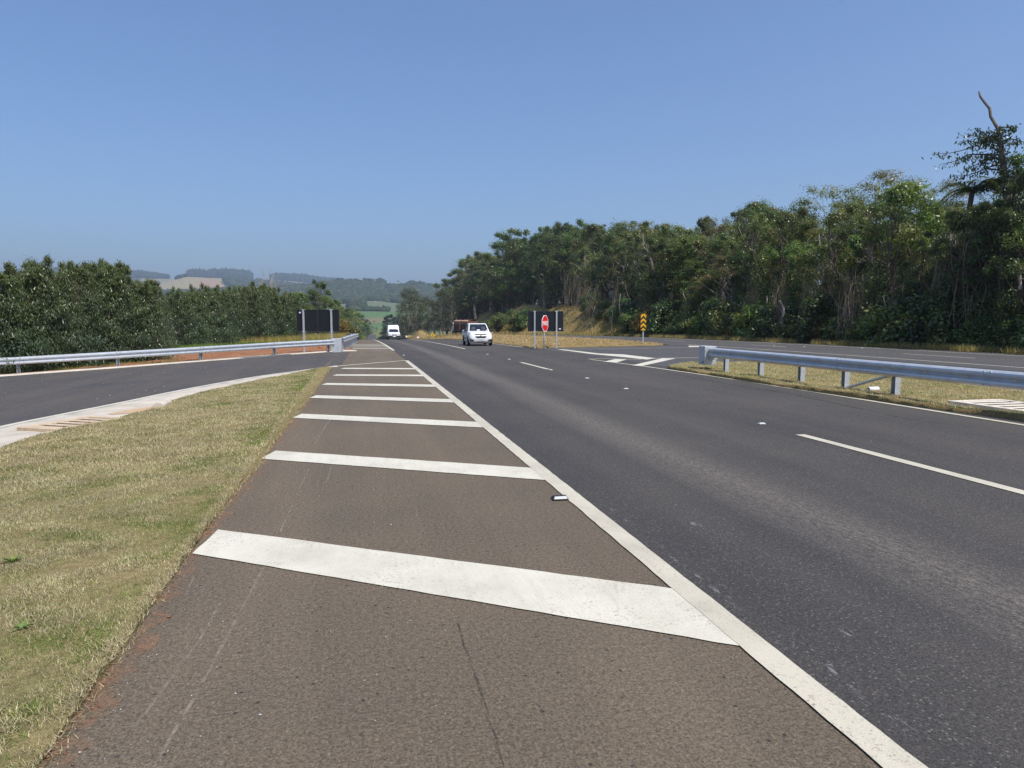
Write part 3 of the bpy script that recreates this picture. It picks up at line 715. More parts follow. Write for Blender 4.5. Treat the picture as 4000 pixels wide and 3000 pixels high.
# yellow and black marker with upward chevrons
mk = at(1389, 746)
root = empty('marker_sign', (mk.x, mk.y, ground_at(mk.x, mk.y) + .05), R(-18), 'narrow yellow and black sign with upward chevrons on a post', 'marker sign')
MB().box((0, .06, .55), (.085, .05, 2.1)).build('post', M['galv_post'], root, bevel=.008)
W2, zb, zt = .18, .98, 2.10
pl = MB().prism([(-W2, zb), (W2, zb), (W2, zt - .1), (W2 - .09, zt), (-W2 + .09, zt), (-W2, zt - .1)], 1, 0, .02).build('plate', M['yellow'], root)
for k in range(3):
    z = zb + .10 + .33 * k; h = .15
    p0 = [(-W2 + .004, z - .09), (0, z + .09), (W2 - .004, z - .09), (W2 - .004, z - .09 + h), (0, z + .09 + h), (-W2 + .004, z - .09 + h)]
    MB().add([(x, -.004, q) for x, q in p0], [(0, 1, 4, 5), (1, 2, 3, 4)]).build('chevron', M['black'], pl)
# little signs past the crest
def small_sign(x, y, zc, size, kind, label, rz=0):
    g = G(x, y); root = empty('warning_sign' if kind != 'round' else 'speed_sign', (x, y, g), rz, label, 'road sign')
    MB().tube([(0, .04, -.3), (0, .04, zc - g + size * .3)], .035, 8).build('post', M['galv_post'], root)
    h = zc - g
    if kind == 'round':
        n = 20; c = [(size / 2 * math.cos(2 * math.pi * k / n), h + size / 2 * math.sin(2 * math.pi * k / n)) for k in range(n)]
        c2 = [(x_ * .8, h + (z_ - h) * .8) for x_, z_ in c]
        pl = MB().prism(c, 1, -.01, .01).build('plate', M['red'], root); MB().prism(c2, 1, -.016, -.009).build('field', M['signwhite'], pl)
    else:
        d = size / 2 * 1.3; q = [(0, h - d), (d, h), (0, h + d), (-d, h)]
        pl = MB().prism(q, 1, -.01, .01).build('plate', M['yellow'], root)
        MB().prism([(-.05, h - .22), (.05, h - .22), (.05, h + .06), (.16, h + .02), (0, h + .24), (-.16, h + .02), (-.05, h + .06)], 1, -.018, -.009).build('arrow', M['black'], pl)
        if kind == 'plaque': MB().box((0, 0, h - d - .16), (.7, .02, .26)).build('plaque', M['yellow'], root)
        if kind == 'pair': MB().box((-.62, 0, h - .02), (.45, .02, .5)).build('plaque', M['signwhite'], root)
    return root
def zray(x4, y4, Y):
    d = ray(x4 / U, y4 / U); k = Y / d.y; return d.x * k, EYE + d.z * k
for x4, y4, Y, s, kd, lb in ((1690.5, 1309, 150, .72, 'plaque', 'yellow diamond warning sign with a small plaque below the cut bank'), (1597, 1314.5, 192, .62, 'pair', 'yellow diamond sign beside a white plate by the earth mound'), (1632.5, 1318, 172, .62, 'round', 'small white round sign at the road edge by the earth mound')):
    X_, Z_ = zray(x4, y4, Y); small_sign(X_, Y, Z_, s, kd, lb)

# ------------------------------------------------------------------ road studs
def stud(u=None, v=None, xy=None, s=1.0, where='', label=''):
    p = at(u, v) if xy is None else Vector((xy[0], xy[1], ground_at(*xy)))
    z = ground_at(p.x, p.y) + (.012 if p.x < 20 else .02)
    root = empty('road_stud', (p.x, p.y, z), 0, label, 'road stud', where)
    m = MB(); a, b, h = .075 * s, .055 * s, .026 * s
    m.add([(-a, -b, 0), (a, -b, 0), (a, b, 0), (-a, b, 0), (-a * .8, -b * .4, h), (a * .8, -b * .4, h), (a * .8, b * .4, h), (-a * .8, b * .4, h)], [(0, 1, 5, 4), (1, 2, 6, 5), (2, 3, 7, 6), (3, 0, 4, 7), (4, 5, 6, 7)])
    m.build('body', M['blackplastic'] if s == 1 else M['studwhite'], root)
    MB().add([(-a * .86, -b * .86 - .001, .006), (a * .86, -b * .86 - .001, .006), (a * .74, -b * .42 - .001, h * .95), (-a * .74, -b * .42 - .001, h * .95)], [(0, 1, 2, 3)]).build('lens', M['studwhite'], root)
stud(1209, 1079, label='white-faced road stud beside the wide line between the two widest stripes', where=None)
for u, v in ((905, 802), (872, 768)): stud(u, v, s=.75, label='white-faced road stud at the left of the wide line among the narrow stripes', where='studs by the hatching')
for u, v in ((1352, 841), (1645, 917), (1268, 818), (1190, 800), (1100, 777), (1053, 766)): stud(u, v, s=.75, label='white road stud between the dashes of the lane line', where='studs on the lane line')
for u, v in ((1862, 752.5), (1737, 750), (1672, 746.5), (1990, 755)): stud(u, v, s=.75, label='white road stud on the carriageway along the forest', where='studs on the far carriageway')
# white pipe offcut lying on the island
p = at(1885, 853)
root = empty('pipe', (p.x, p.y, ground_at(p.x, p.y) + .13), R(14), 'short white pipe offcut lying on dry turf by the guardrail', 'pipe')
m = MB(); n = 14
for r0, r1 in ((.055, .048),):
    V = []; Fc = []
    for x in (-.16, .16):
        for rr_ in (r0, r1):
            V += [(x, rr_ * math.cos(2 * math.pi * k / n), rr_ * math.sin(2 * math.pi * k / n)) for k in range(n)]
    for k in range(n):
        k2 = (k + 1) % n
        Fc += [(k, k2, 2 * n + k2, 2 * n + k), (n + k, 3 * n + k, 3 * n + k2, n + k2), (k, n + k, n + k2, k2), (2 * n + k, 2 * n + k2, 3 * n + k2, 3 * n + k)]
    m.add(V, Fc)
m.build('pipe_wall', M['signwhite'], root, smooth=True)
# slatted concrete drain covers
def drain(c, rz, nsl, L, W, gap, mat, label, z):
    root = empty('drain_cover', (c[0], c[1], z), rz, label, 'drain cover')
    Lt = nsl * W + (nsl - 1) * gap + .3
    for s in (-1, 1): MB().box((0, s * (L / 2 + .06), .01), (Lt, .12, .1)).build('frame_side', mat, root, bevel=.01)
    for s in (-1, 1): MB().box((s * (Lt / 2 - .06), 0, .012), (.12, L, .1)).build('frame_end', mat, root, bevel=.01)
    for k in range(nsl):
        MB().box((-Lt / 2 + .15 + W / 2 + k * (W + gap), 0, .005), (W, L + .02, .09)).build('slat', mat, root, bevel=.012)
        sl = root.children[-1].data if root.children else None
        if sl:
            sl.materials.append(M['slat_dirt_shade'])
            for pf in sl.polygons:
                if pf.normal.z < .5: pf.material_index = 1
    MB().box((0, 0, -.012), (Lt - .2, L, .02)).build('pit', M['black'], root)  # black plate painting in the dark of the hollow below the slats
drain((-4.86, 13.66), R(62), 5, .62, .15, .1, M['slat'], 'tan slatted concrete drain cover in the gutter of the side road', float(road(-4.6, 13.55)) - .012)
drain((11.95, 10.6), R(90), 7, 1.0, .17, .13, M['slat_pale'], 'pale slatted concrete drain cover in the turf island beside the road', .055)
# concrete nose where the gutter narrows
root = empty('gutter_nose', (-3.98, 15.75, float(road(-3.98, 15.75))), 0, 'rounded concrete nose ending the wide part of the gutter', 'kerb end')
m = MB(); pr = [(-.10, 0), (.14, 0), (.14, .10), (.08, .15), (0, .15), (-.07, .10)]
m.prism(pr, 1, -.3, .32); m.build('nose_block', M['kerb'], root, bevel=.02)

# ------------------------------------------------------------------ vehicles (front towards -Y)
def quad_panel(root, name, corners, mat, off, u0=0, u1=1, v0=0, v1=1, n=4, th=.012, parent=None):
    """panel lying on a four-cornered face: corners a b c d (bottom-left, bottom-right, top-right, top-left)"""
    a, b, c, d = [Vector(q) for q in corners]; nm = (b - a).cross(d - a).normalized()
    def P(u, v): return a.lerp(b, u).lerp(d.lerp(c, u), v)
    V = [P(u0, v0) , P(u1, v0), P(u1, v1), P(u0, v1)]
    o = MB().add([q + nm * off for q in V] + [q + nm * (off - th) for q in V], [(0, 1, 2, 3), (7, 6, 5, 4), (0, 4, 5, 1), (1, 5, 6, 2), (2, 6, 7, 3), (3, 7, 4, 0)]).build(name, mat, parent or root)
    return o
def loft(sections, name, mat, root, smooth=True):
    """closed rounded body from stations (y, zb, zt, half_bottom, half_mid, half_top)"""
    V, Fc = [], []
    prof_ = lambda zb, zt, wb, wm, wt: [(-wb * .9, zb), (-wb, zb + .06), (-wm, zb + (zt - zb) * .45), (-wm * .995, zb + (zt - zb) * .7), (-wt, zt - .05), (-wt * .9, zt), (-wt * .45, zt + .012), (0, zt + .018), (wt * .45, zt + .012), (wt * .9, zt), (wt, zt - .05), (wm * .995, zb + (zt - zb) * .7), (wm, zb + (zt - zb) * .45), (wb, zb + .06), (wb * .9, zb)]
    for (y, zb, zt, wb, wm, wt) in sections: V += [(x, y, z) for x, z in prof_(zb, zt, wb, wm, wt)]
    n = 15
    for i in range(len(sections) - 1):
        for k in range(n): Fc.append((i * n + k, i * n + (k + 1) % n, (i + 1) * n + (k + 1) % n, (i + 1) * n + k))
    Fc += [tuple(range(n)), tuple(range((len(sections) - 1) * n, len(sections) * n))[::-1]]
    o = MB().add(V, Fc).build(name, mat, root)
    o.data.shade_smooth()
    md = o.modifiers.new('edge', 'EDGE_SPLIT'); md.split_angle = R(42)
    return o
def wheel(root, x, y, r, w, side):
    m = MB(); n = 20; V, Fc = [], []
    prof_ = [(0, r * .72), (.01, r * .95), (w * .2, r), (w * .8, r), (w - .01, r * .95), (w, r * .72)]
    for d, q in prof_: V += [(x - side * d, y + q * math.cos(2 * math.pi * k / n), r + q * math.sin(2 * math.pi * k / n)) for k in range(n)]
    for i in range(5):
        for k in range(n): Fc.append((i * n + k, i * n + (k + 1) % n, (i + 1) * n + (k + 1) % n, (i + 1) * n + k))
    Fc.append(tuple(range(5 * n, 6 * n)))
    o = m.add(V, Fc).build('wheel', M['rubber'], root, smooth=True)
    V = []; q = [(.025, 0), (.02, r * .2), (.045, r * .35), (.012, r * .62), (.004, r * .73)]
    for d, rad in q: V += [(x - side * d, y + rad * math.cos(2 * math.pi * k / n), r + rad * math.sin(2 * math.pi * k / n)) for k in range(n)]
    Fc = [(i * n + k, i * n + (k + 1) % n, (i + 1) * n + (k + 1) % n, (i + 1) * n + k) for i in range(4) for k in range(n)]
    MB().add(V, Fc).build('rim', M['rim'], o)
    return o
def arch(root, x, y, r, side):
    n = 14; V, Fc = [], []
    for rad in (r + .015, r + .07):
        V += [(x, y + rad * math.cos(math.pi * k / n), r + rad * math.sin(math.pi * k / n) - .04) for k in range(n + 1)]
    Fc = [(k, k + 1, n + 2 + k, n + 1 + k) for k in range(n)]
    V += [(x, y, r - .04)]; Fc += [(k, k + 1, len(V) - 1) for k in range(n)]
    return MB().add(V, Fc).build('wheel_arch', M['blackplastic'], root)
def cabin(root, base, top, mat, wins, name='cabin'):
    """glasshouse as a bevelled block; base/top = (y0,y1,half,z)"""
    (y0, y1, hb, zb), (Y0, Y1, ht, zt) = base, top
    C = [(-hb, y0, zb), (hb, y0, zb), (hb, y1, zb), (-hb, y1, zb), (-ht, Y0, zt), (ht, Y0, zt), (ht, Y1, zt), (-ht, Y1, zt)]
    o = MB().add(C, [(0, 3, 2, 1), (4, 5, 6, 7), (0, 1, 5, 4), (1, 2, 6, 5), (2, 3, 7, 6), (3, 0, 4, 7)]).build(name, mat, root, bevel=.07, seg=3); o.data.shade_smooth()
    faces = {'front': (C[0], C[1], C[5], C[4]), 'right': (C[1], C[2], C[6], C[5]), 'back': (C[2], C[3], C[7], C[6]), 'left': (C[3], C[0], C[4], C[7])}
    out = {}
    for nm, f, (a, b, c_, d) in wins: out[nm] = quad_panel(root, nm.rstrip('2'), faces[f], M['glass'], .006, a, b, c_, d)
    return o, faces, out
def text_plate(root, x, y, z, w, h, txt):
    p = MB().box((x, y, z), (w, .014, h)).build('number_plate', M['signwhite'], root)
    n = len(txt); cw = w * .82 / max(n, 1)
    for k, ch in enumerate(txt):
        if ch != ' ': MB().box((x - w * .41 + cw * (k + .5), y - .008, z - h * .05), (cw * .62, .004, h * .45)).build('plate_character', M['black'], p)
    return p
# --- white compact pickup
def pickup(x, y, rz):
    root = empty('pickup_truck', (x, y, ground_at(x, y)), rz, 'white compact pickup truck driving on the dark carriageway', 'pickup truck')
    hw = .85
    S = [(-2.14, .36, .62, .50, .58, .50), (-2.08, .26, .80, .66, .72, .62), (-1.95, .22, .90, .74, .79, .70), (-1.70, .21, .96, .78, .83, .75), (-1.2, .22, 1.02, .80, hw, .79), (-.75, .22, 1.06, .80, hw, .80), (-.1, .22, 1.07, .80, hw, .80), (.9, .22, 1.07, .80, hw, .81), (1.5, .24, 1.08, .80, hw, .82), (2.2, .27, 1.08, .79, .84, .81), (2.32, .34, 1.06, .74, .80, .78)]
    loft(S, 'body', M['carwhite'], root)
    o, f, w = cabin(root, (-1.02, .72, .77, 1.02), (-.28, .50, .62, 1.57), M['carwhite'],
          [('windscreen', 'front', (.06, .94, .06, .90)), ('side_window', 'left', (.12, .90, .10, .86)), ('side_window2', 'right', (.10, .88, .10, .86)), ('rear_window', 'back', (.1, .9, .15, .85))])
    ws = w['windscreen']
    quad_panel(root, 'dashboard_paper', f['front'], M['signwhite'], .009, .42, .56, .1, .2, parent=ws); quad_panel(root, 'sticker', f['front'], M['signwhite'], .009, .86, .92, .09, .18, parent=ws)
    for s in (-1, 1): quad_panel(root, 'seat_back', f['front'], M['seat'], .0085, .5 + s * .25 - .09, .5 + s * .25 + .09, .2, .55, parent=ws)
    quad_panel(root, 'inner_mirror', f['front'], M['seat'], .0085, .46, .56, .72, .80, parent=ws)
    # nose
    def nose(nm, P, mat, y, th=.03): return MB().prism(P, 1, y, y + th).build(nm, mat, root)
    nose('upper_grille', [(-.42, .80), (.42, .80), (.40, .855), (-.40, .855)], M['blackplastic'], -2.10, .08)
    nose('lower_grille', [(-.36, .62), (-.25, .565), (.25, .565), (.36, .62), (.39, .70), (-.39, .70)], M['blackplastic'], -2.145, .06)
    nose('badge', [(-.05, .745), (.05, .745), (.05, .765), (-.05, .765)], M['rim'], -2.142, .03)
    for s in (-1, 1):
        P = [(s * .80, .70), (s * .47, .67), (s * .56, .80), (s * .70, .93), (s * .79, .98)]
        MB().add([(px_, -2.06 + (abs(px_) - .45) * .62 - .03 + (z - .67) * .35, z) for px_, z in P] + [(px_, -1.80 + (abs(px_) - .45) * .4, z) for px_, z in P], [(0, 1, 2, 3, 4), (9, 8, 7, 6, 5)] + [(i, i + 5, (i + 1) % 5 + 5, (i + 1) % 5) for i in range(5)]).build('headlight', M['lamp'], root)
        nose('fog_lamp_intake', [(s * .78, .50), (s * .50, .47), (s * .46, .40), (s * .58, .34), (s * .74, .33)], M['blackplastic'], -2.14, .2)
        m = MB().box((s * .95, -.86, 1.08), (.17, .1, .13)).build('wing_mirror', M['blackplastic'], root, bevel=.02)
        MB().box((s * .86, -.84, 1.03), (.1, .05, .05)).build('mirror_arm', M['blackplastic'], m)
        MB().box((s * .853, .42, .97), (.02, .2, .04)).build('door_handle', M['blackplastic'], root); MB().box((s * .853, -.1, .52), (.016, 1.0, .07)).build('side_moulding', M['blackplastic'], root)
        MB().box((s * .852, -.56, .75), (.006, .012, .5)).build('door_gap', M['blackplastic'], root); MB().box((s * .852, .62, .75), (.006, .012, .5)).build('door_gap', M['blackplastic'], root)
        MB().box((s * .857, .74, .58), (.01, .1, .22)).build('side_step', M['blackplastic'], root)
        for yy in (-1.36, 1.36): arch(root, s * .853, yy, .33, s); wheel(root, s * .865, yy, .32, .19, s)
    text_plate(root, 0, -2.165, .45, .42, .13, 'GKM9F18')
    MB().box((0, -2.09, .29), (1.1, .06, .05)).build('bumper_lip', M['rustdark'], root)
    MB().box((0, 1.45, 1.085), (1.4, 1.5, .01)).build('load_bed', M['blackplastic'], root)
    return root
pk = pickup(8.45, 50.6, R(-2))
# --- white box van with raised roof
def van(x, y, rz):
    root = empty('delivery_van', (x, y, ground_at(x, y)), rz, 'white high-roofed delivery van coming over the crest', 'van')
    S = [(-1.95, .34, .60, .58, .66, .60), (-1.9, .24, .78, .70, .76, .70), (-1.6, .22, .92, .74, .80, .74), (-.9, .22, 1.0, .76, .81, .77), (-.3, .22, 1.02, .77, .81, .78), (2.0, .24, 1.04, .77, .81, .79), (2.1, .3, 1.0, .74, .79, .76)]
    loft(S, 'body', M['carwhite'], root)
    cabin(root, (-1.0, .0, .74, .98), (-.45, .0, .61, 1.42), M['carwhite'], [('windscreen', 'front', (.06, .94, .08, .95)), ('side_window', 'left', (.15, .92, .12, .9)), ('side_window2', 'right', (.08, .85, .12, .9))])
    c, f, _ = cabin(root, (-.42, 2.08, .79, .95), (.12, 2.05, .66, 1.92), M['carwhite'], [], 'cargo_box')
    for s in (-1, 1):
        MB().add([(s * .42 - .02, -.36, 1.46), (s * .42 + .02, -.36, 1.46), (s * .42 + .02, .0, 1.86), (s * .42 - .02, .0, 1.86)] , [(0, 1, 2, 3)]).build('roof_rib', M['rim'], root).location = (0, .03, .02)
        m = MB().box((s * .88, -.78, 1.0), (.12, .09, .16)).build('wing_mirror', M['blackplastic'], root, bevel=.02); MB().box((s * .82, -.77, .98), (.1, .04, .04)).build('mirror_arm', M['blackplastic'], m)
        MB().box((s * .56, -1.885, .68), (.28, .1, .14)).build('headlight', M['lamp'], root, bevel=.02)
        for yy in (-1.25, 1.3): arch(root, s * .815, yy, .30, s); wheel(root, s * .828, yy, .29, .17, s)
    MB().box((0, -1.93, .68), (.62, .06, .11)).build('grille', M['blackplastic'], root)
    MB().box((0, -1.965, .70), (.08, .02, .06)).build('badge', M['signwhite'], root)
    MB().box((0, -1.95, .44), (1.52, .14, .26)).build('bumper', M['blackplastic'], root, bevel=.03)
    text_plate(root, 0, -2.03, .47, .40, .12, '')
    return root
van(4.75, 96, R(1))
# --- two-trailer cane lorry on the far carriageway (rear towards the camera)
root = empty('lorry', (27.6, 172, float(prof2(172))), 0, 'brown two-trailer lorry with a white cab on the far carriageway', 'lorry')
def trailer(y0, y1):
    t_ = MB().box((0, (y0 + y1) / 2, 2.35), (2.5, y1 - y0, 2.5)).build('trailer_box', M['rust'], root)
    n = int((y1 - y0) / .7)
    for s in (-1, 1):
        for k in range(n + 1): MB().box((s * 1.28, y0 + .08 + k * (y1 - y0 - .16) / n, 2.0), (.07, .1, 1.7)).build('side_rib', M['rustdark'], t_)
        MB().box((s * 1.28, (y0 + y1) / 2, 3.5), (.08, y1 - y0, .16)).build('top_rail', M['tarp'], t_)
    for k in range(3): MB().box((-.8 + .8 * k, y0 - .03, 2.2), (.1, .07, 2.0)).build('rear_rib', M['rustdark'], t_)
    m = MB(); V = []; Fc = []; nx, ny = 8, 14; rnd = random.Random(int(y0 * 10))
    for j in range(ny + 1):
        for i in range(nx + 1):
            e = 0 if i in (0, nx) else .10 + .16 * math.sin(math.pi * i / nx) + rnd.uniform(0, .06)
            V.append((-1.2 + 2.4 * i / nx, y0 + .02 + (y1 - y0 - .04) * j / ny, 3.605 + e))
    Fc = [(j * (nx + 1) + i, j * (nx + 1) + i + 1, (j + 1) * (nx + 1) + i + 1, (j + 1) * (nx + 1) + i) for j in range(ny) for i in range(nx)]
    m.add(V, Fc).build('load_cover', M['tarp'], t_, smooth=True)
    MB().box((0, (y0 + y1) / 2, .98), (1.0, y1 - y0 + 1.2, .22)).build('chassis', M['blackplastic'], root)
    for yy in (y0 + 1.4, y0 + 2.7, y1 - 1.6):
        for s in (-1, 1): wheel(root, s * 1.24, yy, .52, .5, s)
    MB().box((0, y0 - .02, .9), (2.4, .1, .18)).build('rear_bumper', M['blackplastic'], root)
    for s in (-1, 1): MB().box((s * 1.0, y0 - .08, .92), (.3, .05, .1)).build('tail_light', M['red'], root)
trailer(0, 12); trailer(13.2, 25)
cabin(root, (26.2, 28.4, 1.22, 1.0), (26.25, 28.2, 1.18, 3.3), M['carwhite'], [('rear_window', 'front', (.25, .75, .5, .75)), ('side_window', 'left', (.1, .5, .5, .8)), ('side_window2', 'right', (.5, .9, .5, .8)), ('windscreen', 'back', (.08, .92, .45, .85))], 'cab')
MB().box((0, 27, .8), (2.2, 4.4, .5)).build('cab_chassis', M['blackplastic'], root)
for s in (-1, 1):
    wheel(root, s * 1.24, 25.9, .52, .4, s); wheel(root, s * 1.24, 28.0, .52, .3, s)
    MB().box((s * 1.42, 28.2, 2.4), (.2, .12, .6)).build('wing_mirror', M['blackplastic'], root)

# ------------------------------------------------------------------ vegetation: builders
def unit(v): return v / np.maximum(np.linalg.norm(v, axis=1, keepdims=True), 1e-6)
def leaves(rng, C, N, T, L, W, col):
    """quad leaves: centres, normals, long axes, lengths, widths, colours"""
    n = len(C); T = unit(T - N * (T * N).sum(1, keepdims=True)); B = np.cross(N, T)
    L = np.broadcast_to(L, n)[:, None]; W = np.broadcast_to(W, n)[:, None]
    V = np.stack([C - T * L / 2, C + B * W / 2 - N * L * .06, C + T * L / 2 - N * L * .1, C - B * W / 2 - N * L * .06], 1).reshape(-1, 3)
    return V, np.arange(4 * n).reshape(n, 4), np.repeat(col, 4, 0)
def crown(rng, clumps, per, L, W, pal, droop=.0, upn=.6, shell=.62, topgrowth=None):
    """leaf clumps (cx,cy,cz,rx,ry,rz) filled with leaves"""
    Vs, Cs = [], []; tot = 0
    for cl in clumps:
        n = int(per * rng.uniform(.7, 1.3)); d = unit(rng.normal(size=(n, 3)))
        r = (shell + (1 - shell) * rng.random(n) ** .6)[:, None]
        P = np.array(cl[:3]) + d * r * np.array(cl[3:6]) * (1 + .30 * rng.normal(size=(n, 1))) + rng.normal(size=(n, 3)) * .06
        N = unit(d * .8 + np.array([0, 0, upn]) + rng.normal(size=(n, 3)) * .42)
        T = rng.normal(size=(n, 3)) * (1 - droop) + np.array([0, 0, -1.0]) * droop * 2 + d * .4
        k = rng.integers(0, len(pal)); base = np.array(pal[k])
        col = base * rng.uniform(.55, 1.75, (n, 1)) ** 1.0 * (1 + rng.normal(size=(n, 3)) * .06)
        if topgrowth is not None:
            w = np.clip((P[:, 2] - topgrowth[0]) / (topgrowth[1] - topgrowth[0]), 0, 1)[:, None]; col = col * (1 - w) + np.array(topgrowth[2]) * rng.uniform(.7, 1.3, (n, 1)) * w  # upper leaves blend into the yellow-green of new growth
        V, _, c = leaves(rng, P, N, T, L * rng.uniform(.6, 1.3, n), W * rng.uniform(.7, 1.3, n), np.clip(col, .004, 1))
        Vs.append(V); Cs.append(c); tot += n
    return npmesh('crown', np.concatenate(Vs), np.arange(4 * tot).reshape(tot, 4), np.concatenate(Cs))
def bent(rng, a, b, n=6, wob=.12):
    a, b = np.array(a, float), np.array(b, float); L = np.linalg.norm(b - a); out = []
    w = rng.normal(size=3) * wob * L; w2 = rng.normal(size=3) * wob * L * .5
    for k in range(n + 1):
        t = k / n; out.append(tuple(a + (b - a) * t + w * math.sin(math.pi * t) + w2 * math.sin(2 * math.pi * t)))
    return out
def wood(rng, H, clumps, r0, lean=(0, 0), fork=.3, sides=7, nbr=None):
    m = MB(); top = (lean[0], lean[1], H * .86)
    tr = bent(rng, (0, 0, -.3), top, 9, .04); rad = [r0 * (1 - .82 * (k / 9) ** .9) for k in range(10)]; rad[0] *= 1.35
    m.tube(tr, rad, sides)
    tr = np.array(tr)
    cl = clumps if nbr is None else [clumps[i] for i in rng.choice(len(clumps), min(nbr, len(clumps)), False)]
    for c_ in cl:
        c = np.array(c_[:3]); zs = min(c[2] - .12 * H, H * .8); zs = max(zs * rng.uniform(.75, 1), H * fork * .7)
        k = int(np.clip(zs / (H * .86) * 9, 1, 8)); p0 = tr[k]
        if np.linalg.norm(c - p0) < .4: continue
        rr_ = rad[k] * .45
        m.tube(bent(rng, p0, c, 5, .10), [rr_ * (1 - .8 * j / 5) for j in range(6)], 5, False)
    return m.mesh('trunk')
PROTO = {}
def proto(key, trunk_me, trunk_mat, crown_me, crown_mat, H):
    for me, mt in ((trunk_me, trunk_mat), (crown_me, crown_mat)):
        if me and not me.materials: me.materials.append(mt)
        if me is trunk_me and me: me.shade_smooth()
    PROTO[key] = (trunk_me, crown_me, H)
DK = [(.075, .112, .033), (.094, .131, .037), (.062, .098, .033), (.112, .144, .040)]
OL = [(.131, .144, .045), (.112, .131, .040), (.156, .150, .056), (.094, .119, .040)]
LT = [(.106, .169, .037), (.144, .188, .040), (.088, .138, .037), (.181, .188, .044)]
BR = [(.14, .115, .055), (.11, .10, .045), (.16, .12, .06), (.08, .08, .036)]
def broadleaf(key, seed, H, rad, z0, nclump, per, pal, leaf=(.17, .085), bark='bark', droop=.15, squash=1.0):
    rng = np.random.default_rng(seed); cl = []
    for k in range(nclump):
        t = rng.random() ** .8; z = z0 + (H - z0) * t
        env = rad * (math.sin(math.pi * min(.98, (.18 + .80 * t))) ** .6) * squash
        a = rng.uniform(0, 2 * math.pi); rr_ = env * rng.uniform(.35, .95)
        s = rng.uniform(.28, 1.2) * rad * .36
        if rng.random() < .22: rr_ = env * rng.uniform(1.0, 1.3); s = rng.uniform(.2, .4) * rad * .36
        cl.append((rr_ * math.cos(a), rr_ * math.sin(a), min(z, H - s * .6), s * 1.15, s * 1.15, s * .75))
    for q in range(5): a = rng.uniform(0, 6.28); q_ = rad * rng.uniform(.05, .6); cl.append((q_ * math.cos(a), q_ * math.sin(a), H - rng.uniform(.1, 1.1), .38, .38, .34))
    proto(key, wood(rng, H, cl, H * .018 + .05, (rng.uniform(-.5, .5), rng.uniform(-.5, .5))), M[bark], crown(rng, cl, per, leaf[0], leaf[1], pal, droop), M['leaf'], H)
broadleaf('dark1', 11, 10, 3.0, 2.2, 34, 400, DK); broadleaf('dark2', 12, 10, 2.6, 1.4, 36, 390, DK, (.15, .08))
broadleaf('olive1', 13, 10, 2.9, 2.4, 30, 390, OL); broadleaf('olive2', 14, 10, 2.4, 3.2, 26, 370, OL, (.2, .075), 'palebark', .4)
broadleaf('light1', 15, 10, 2.9, 1.8, 36, 340, LT, (.21, .11)); broadleaf('brown1', 16, 10, 2.6, 2.8, 24, 300, BR, (.16, .06), 'palebark')
broadleaf('tall1', 17, 12, 2.8, 6.0, 24, 360, DK, (.18, .09), 'palebark'); broadleaf('tall2', 18, 12, 2.5, 5.2, 24, 340, OL, (.18, .085), 'palebark')
# narrow trees wrapped in creepers, and gaunt ones with leaves only in sprigs
def tower(key, seed, pal, H=10, per=230):
    rng = np.random.default_rng(seed); cl = []
    for k in range(34):
        t = rng.random(); z = .5 + (H - .9) * t; w = (.5 + .55 * abs(math.sin(5 * t + seed))) * (1.1 - .45 * t); a = rng.uniform(0, 6.28); s = rng.uniform(.28, .62)
        cl.append((w * math.cos(a), w * math.sin(a), z, s, s, s * 1.25))
    for k in range(9): a = rng.uniform(0, 6.28); q = rng.uniform(.9, 2.3); cl.append((q * math.cos(a), q * math.sin(a), H * rng.uniform(.72, 1.0), .36, .36, .28))
    proto(key, wood(rng, H, cl, .16, (rng.uniform(-.8, .8), rng.uniform(-.8, .8)), .15, 7, 16), M['bark'], crown(rng, cl, per, .15, .08, pal, .35), M['leaf'], H)
tower('tower1', 25, DK); tower('tower2', 26, OL); 
def gaunt(key, seed, pal, H=11):
    rng = np.random.default_rng(seed); cl = []
    for k in range(22):
        a = rng.uniform(0, 6.28); q = rng.uniform(.5, 2.6); s = rng.uniform(.25, .55); cl.append((q * math.cos(a), q * math.sin(a), H * rng.uniform(.45, .98), s * 1.2, s * 1.2, s * .7))
    proto(key, wood(rng, H, cl, .15, (rng.uniform(-1, 1), rng.uniform(-.6, .6)), .35), M['palebark'], crown(rng, cl, 170, .17, .075, pal, .2), M['leaf'], H)
gaunt('gaunt1', 27, OL); gaunt('gaunt2', 28, DK)
# open, flat-topped crowns
def flat_top(key, seed, pal, per, nc, H=12, rad=2.9):
    rng = np.random.default_rng(seed); cl = []
    for k in range(nc):
        a = rng.uniform(0, 2 * math.pi); r_ = rad * math.sqrt(rng.random()); z = H - .3 - rng.choice([0, 0, 1.2, 2.4]) - .08 * r_ * r_
        z -= rng.random() * .9; cl.append((r_ * math.cos(a), r_ * math.sin(a), z, .8, .8, .42))
    proto(key, wood(rng, H, cl, .17, (.5, .2), .5), M['bark'], crown(rng, cl, per, .2, .07, pal, 0, .9, .2), M['leaf'], H)
flat_top('flat1', 21, BR, 150, 24, 12, 2.4); flat_top('flat2', 22, OL, 190, 26, 12, 2.7)
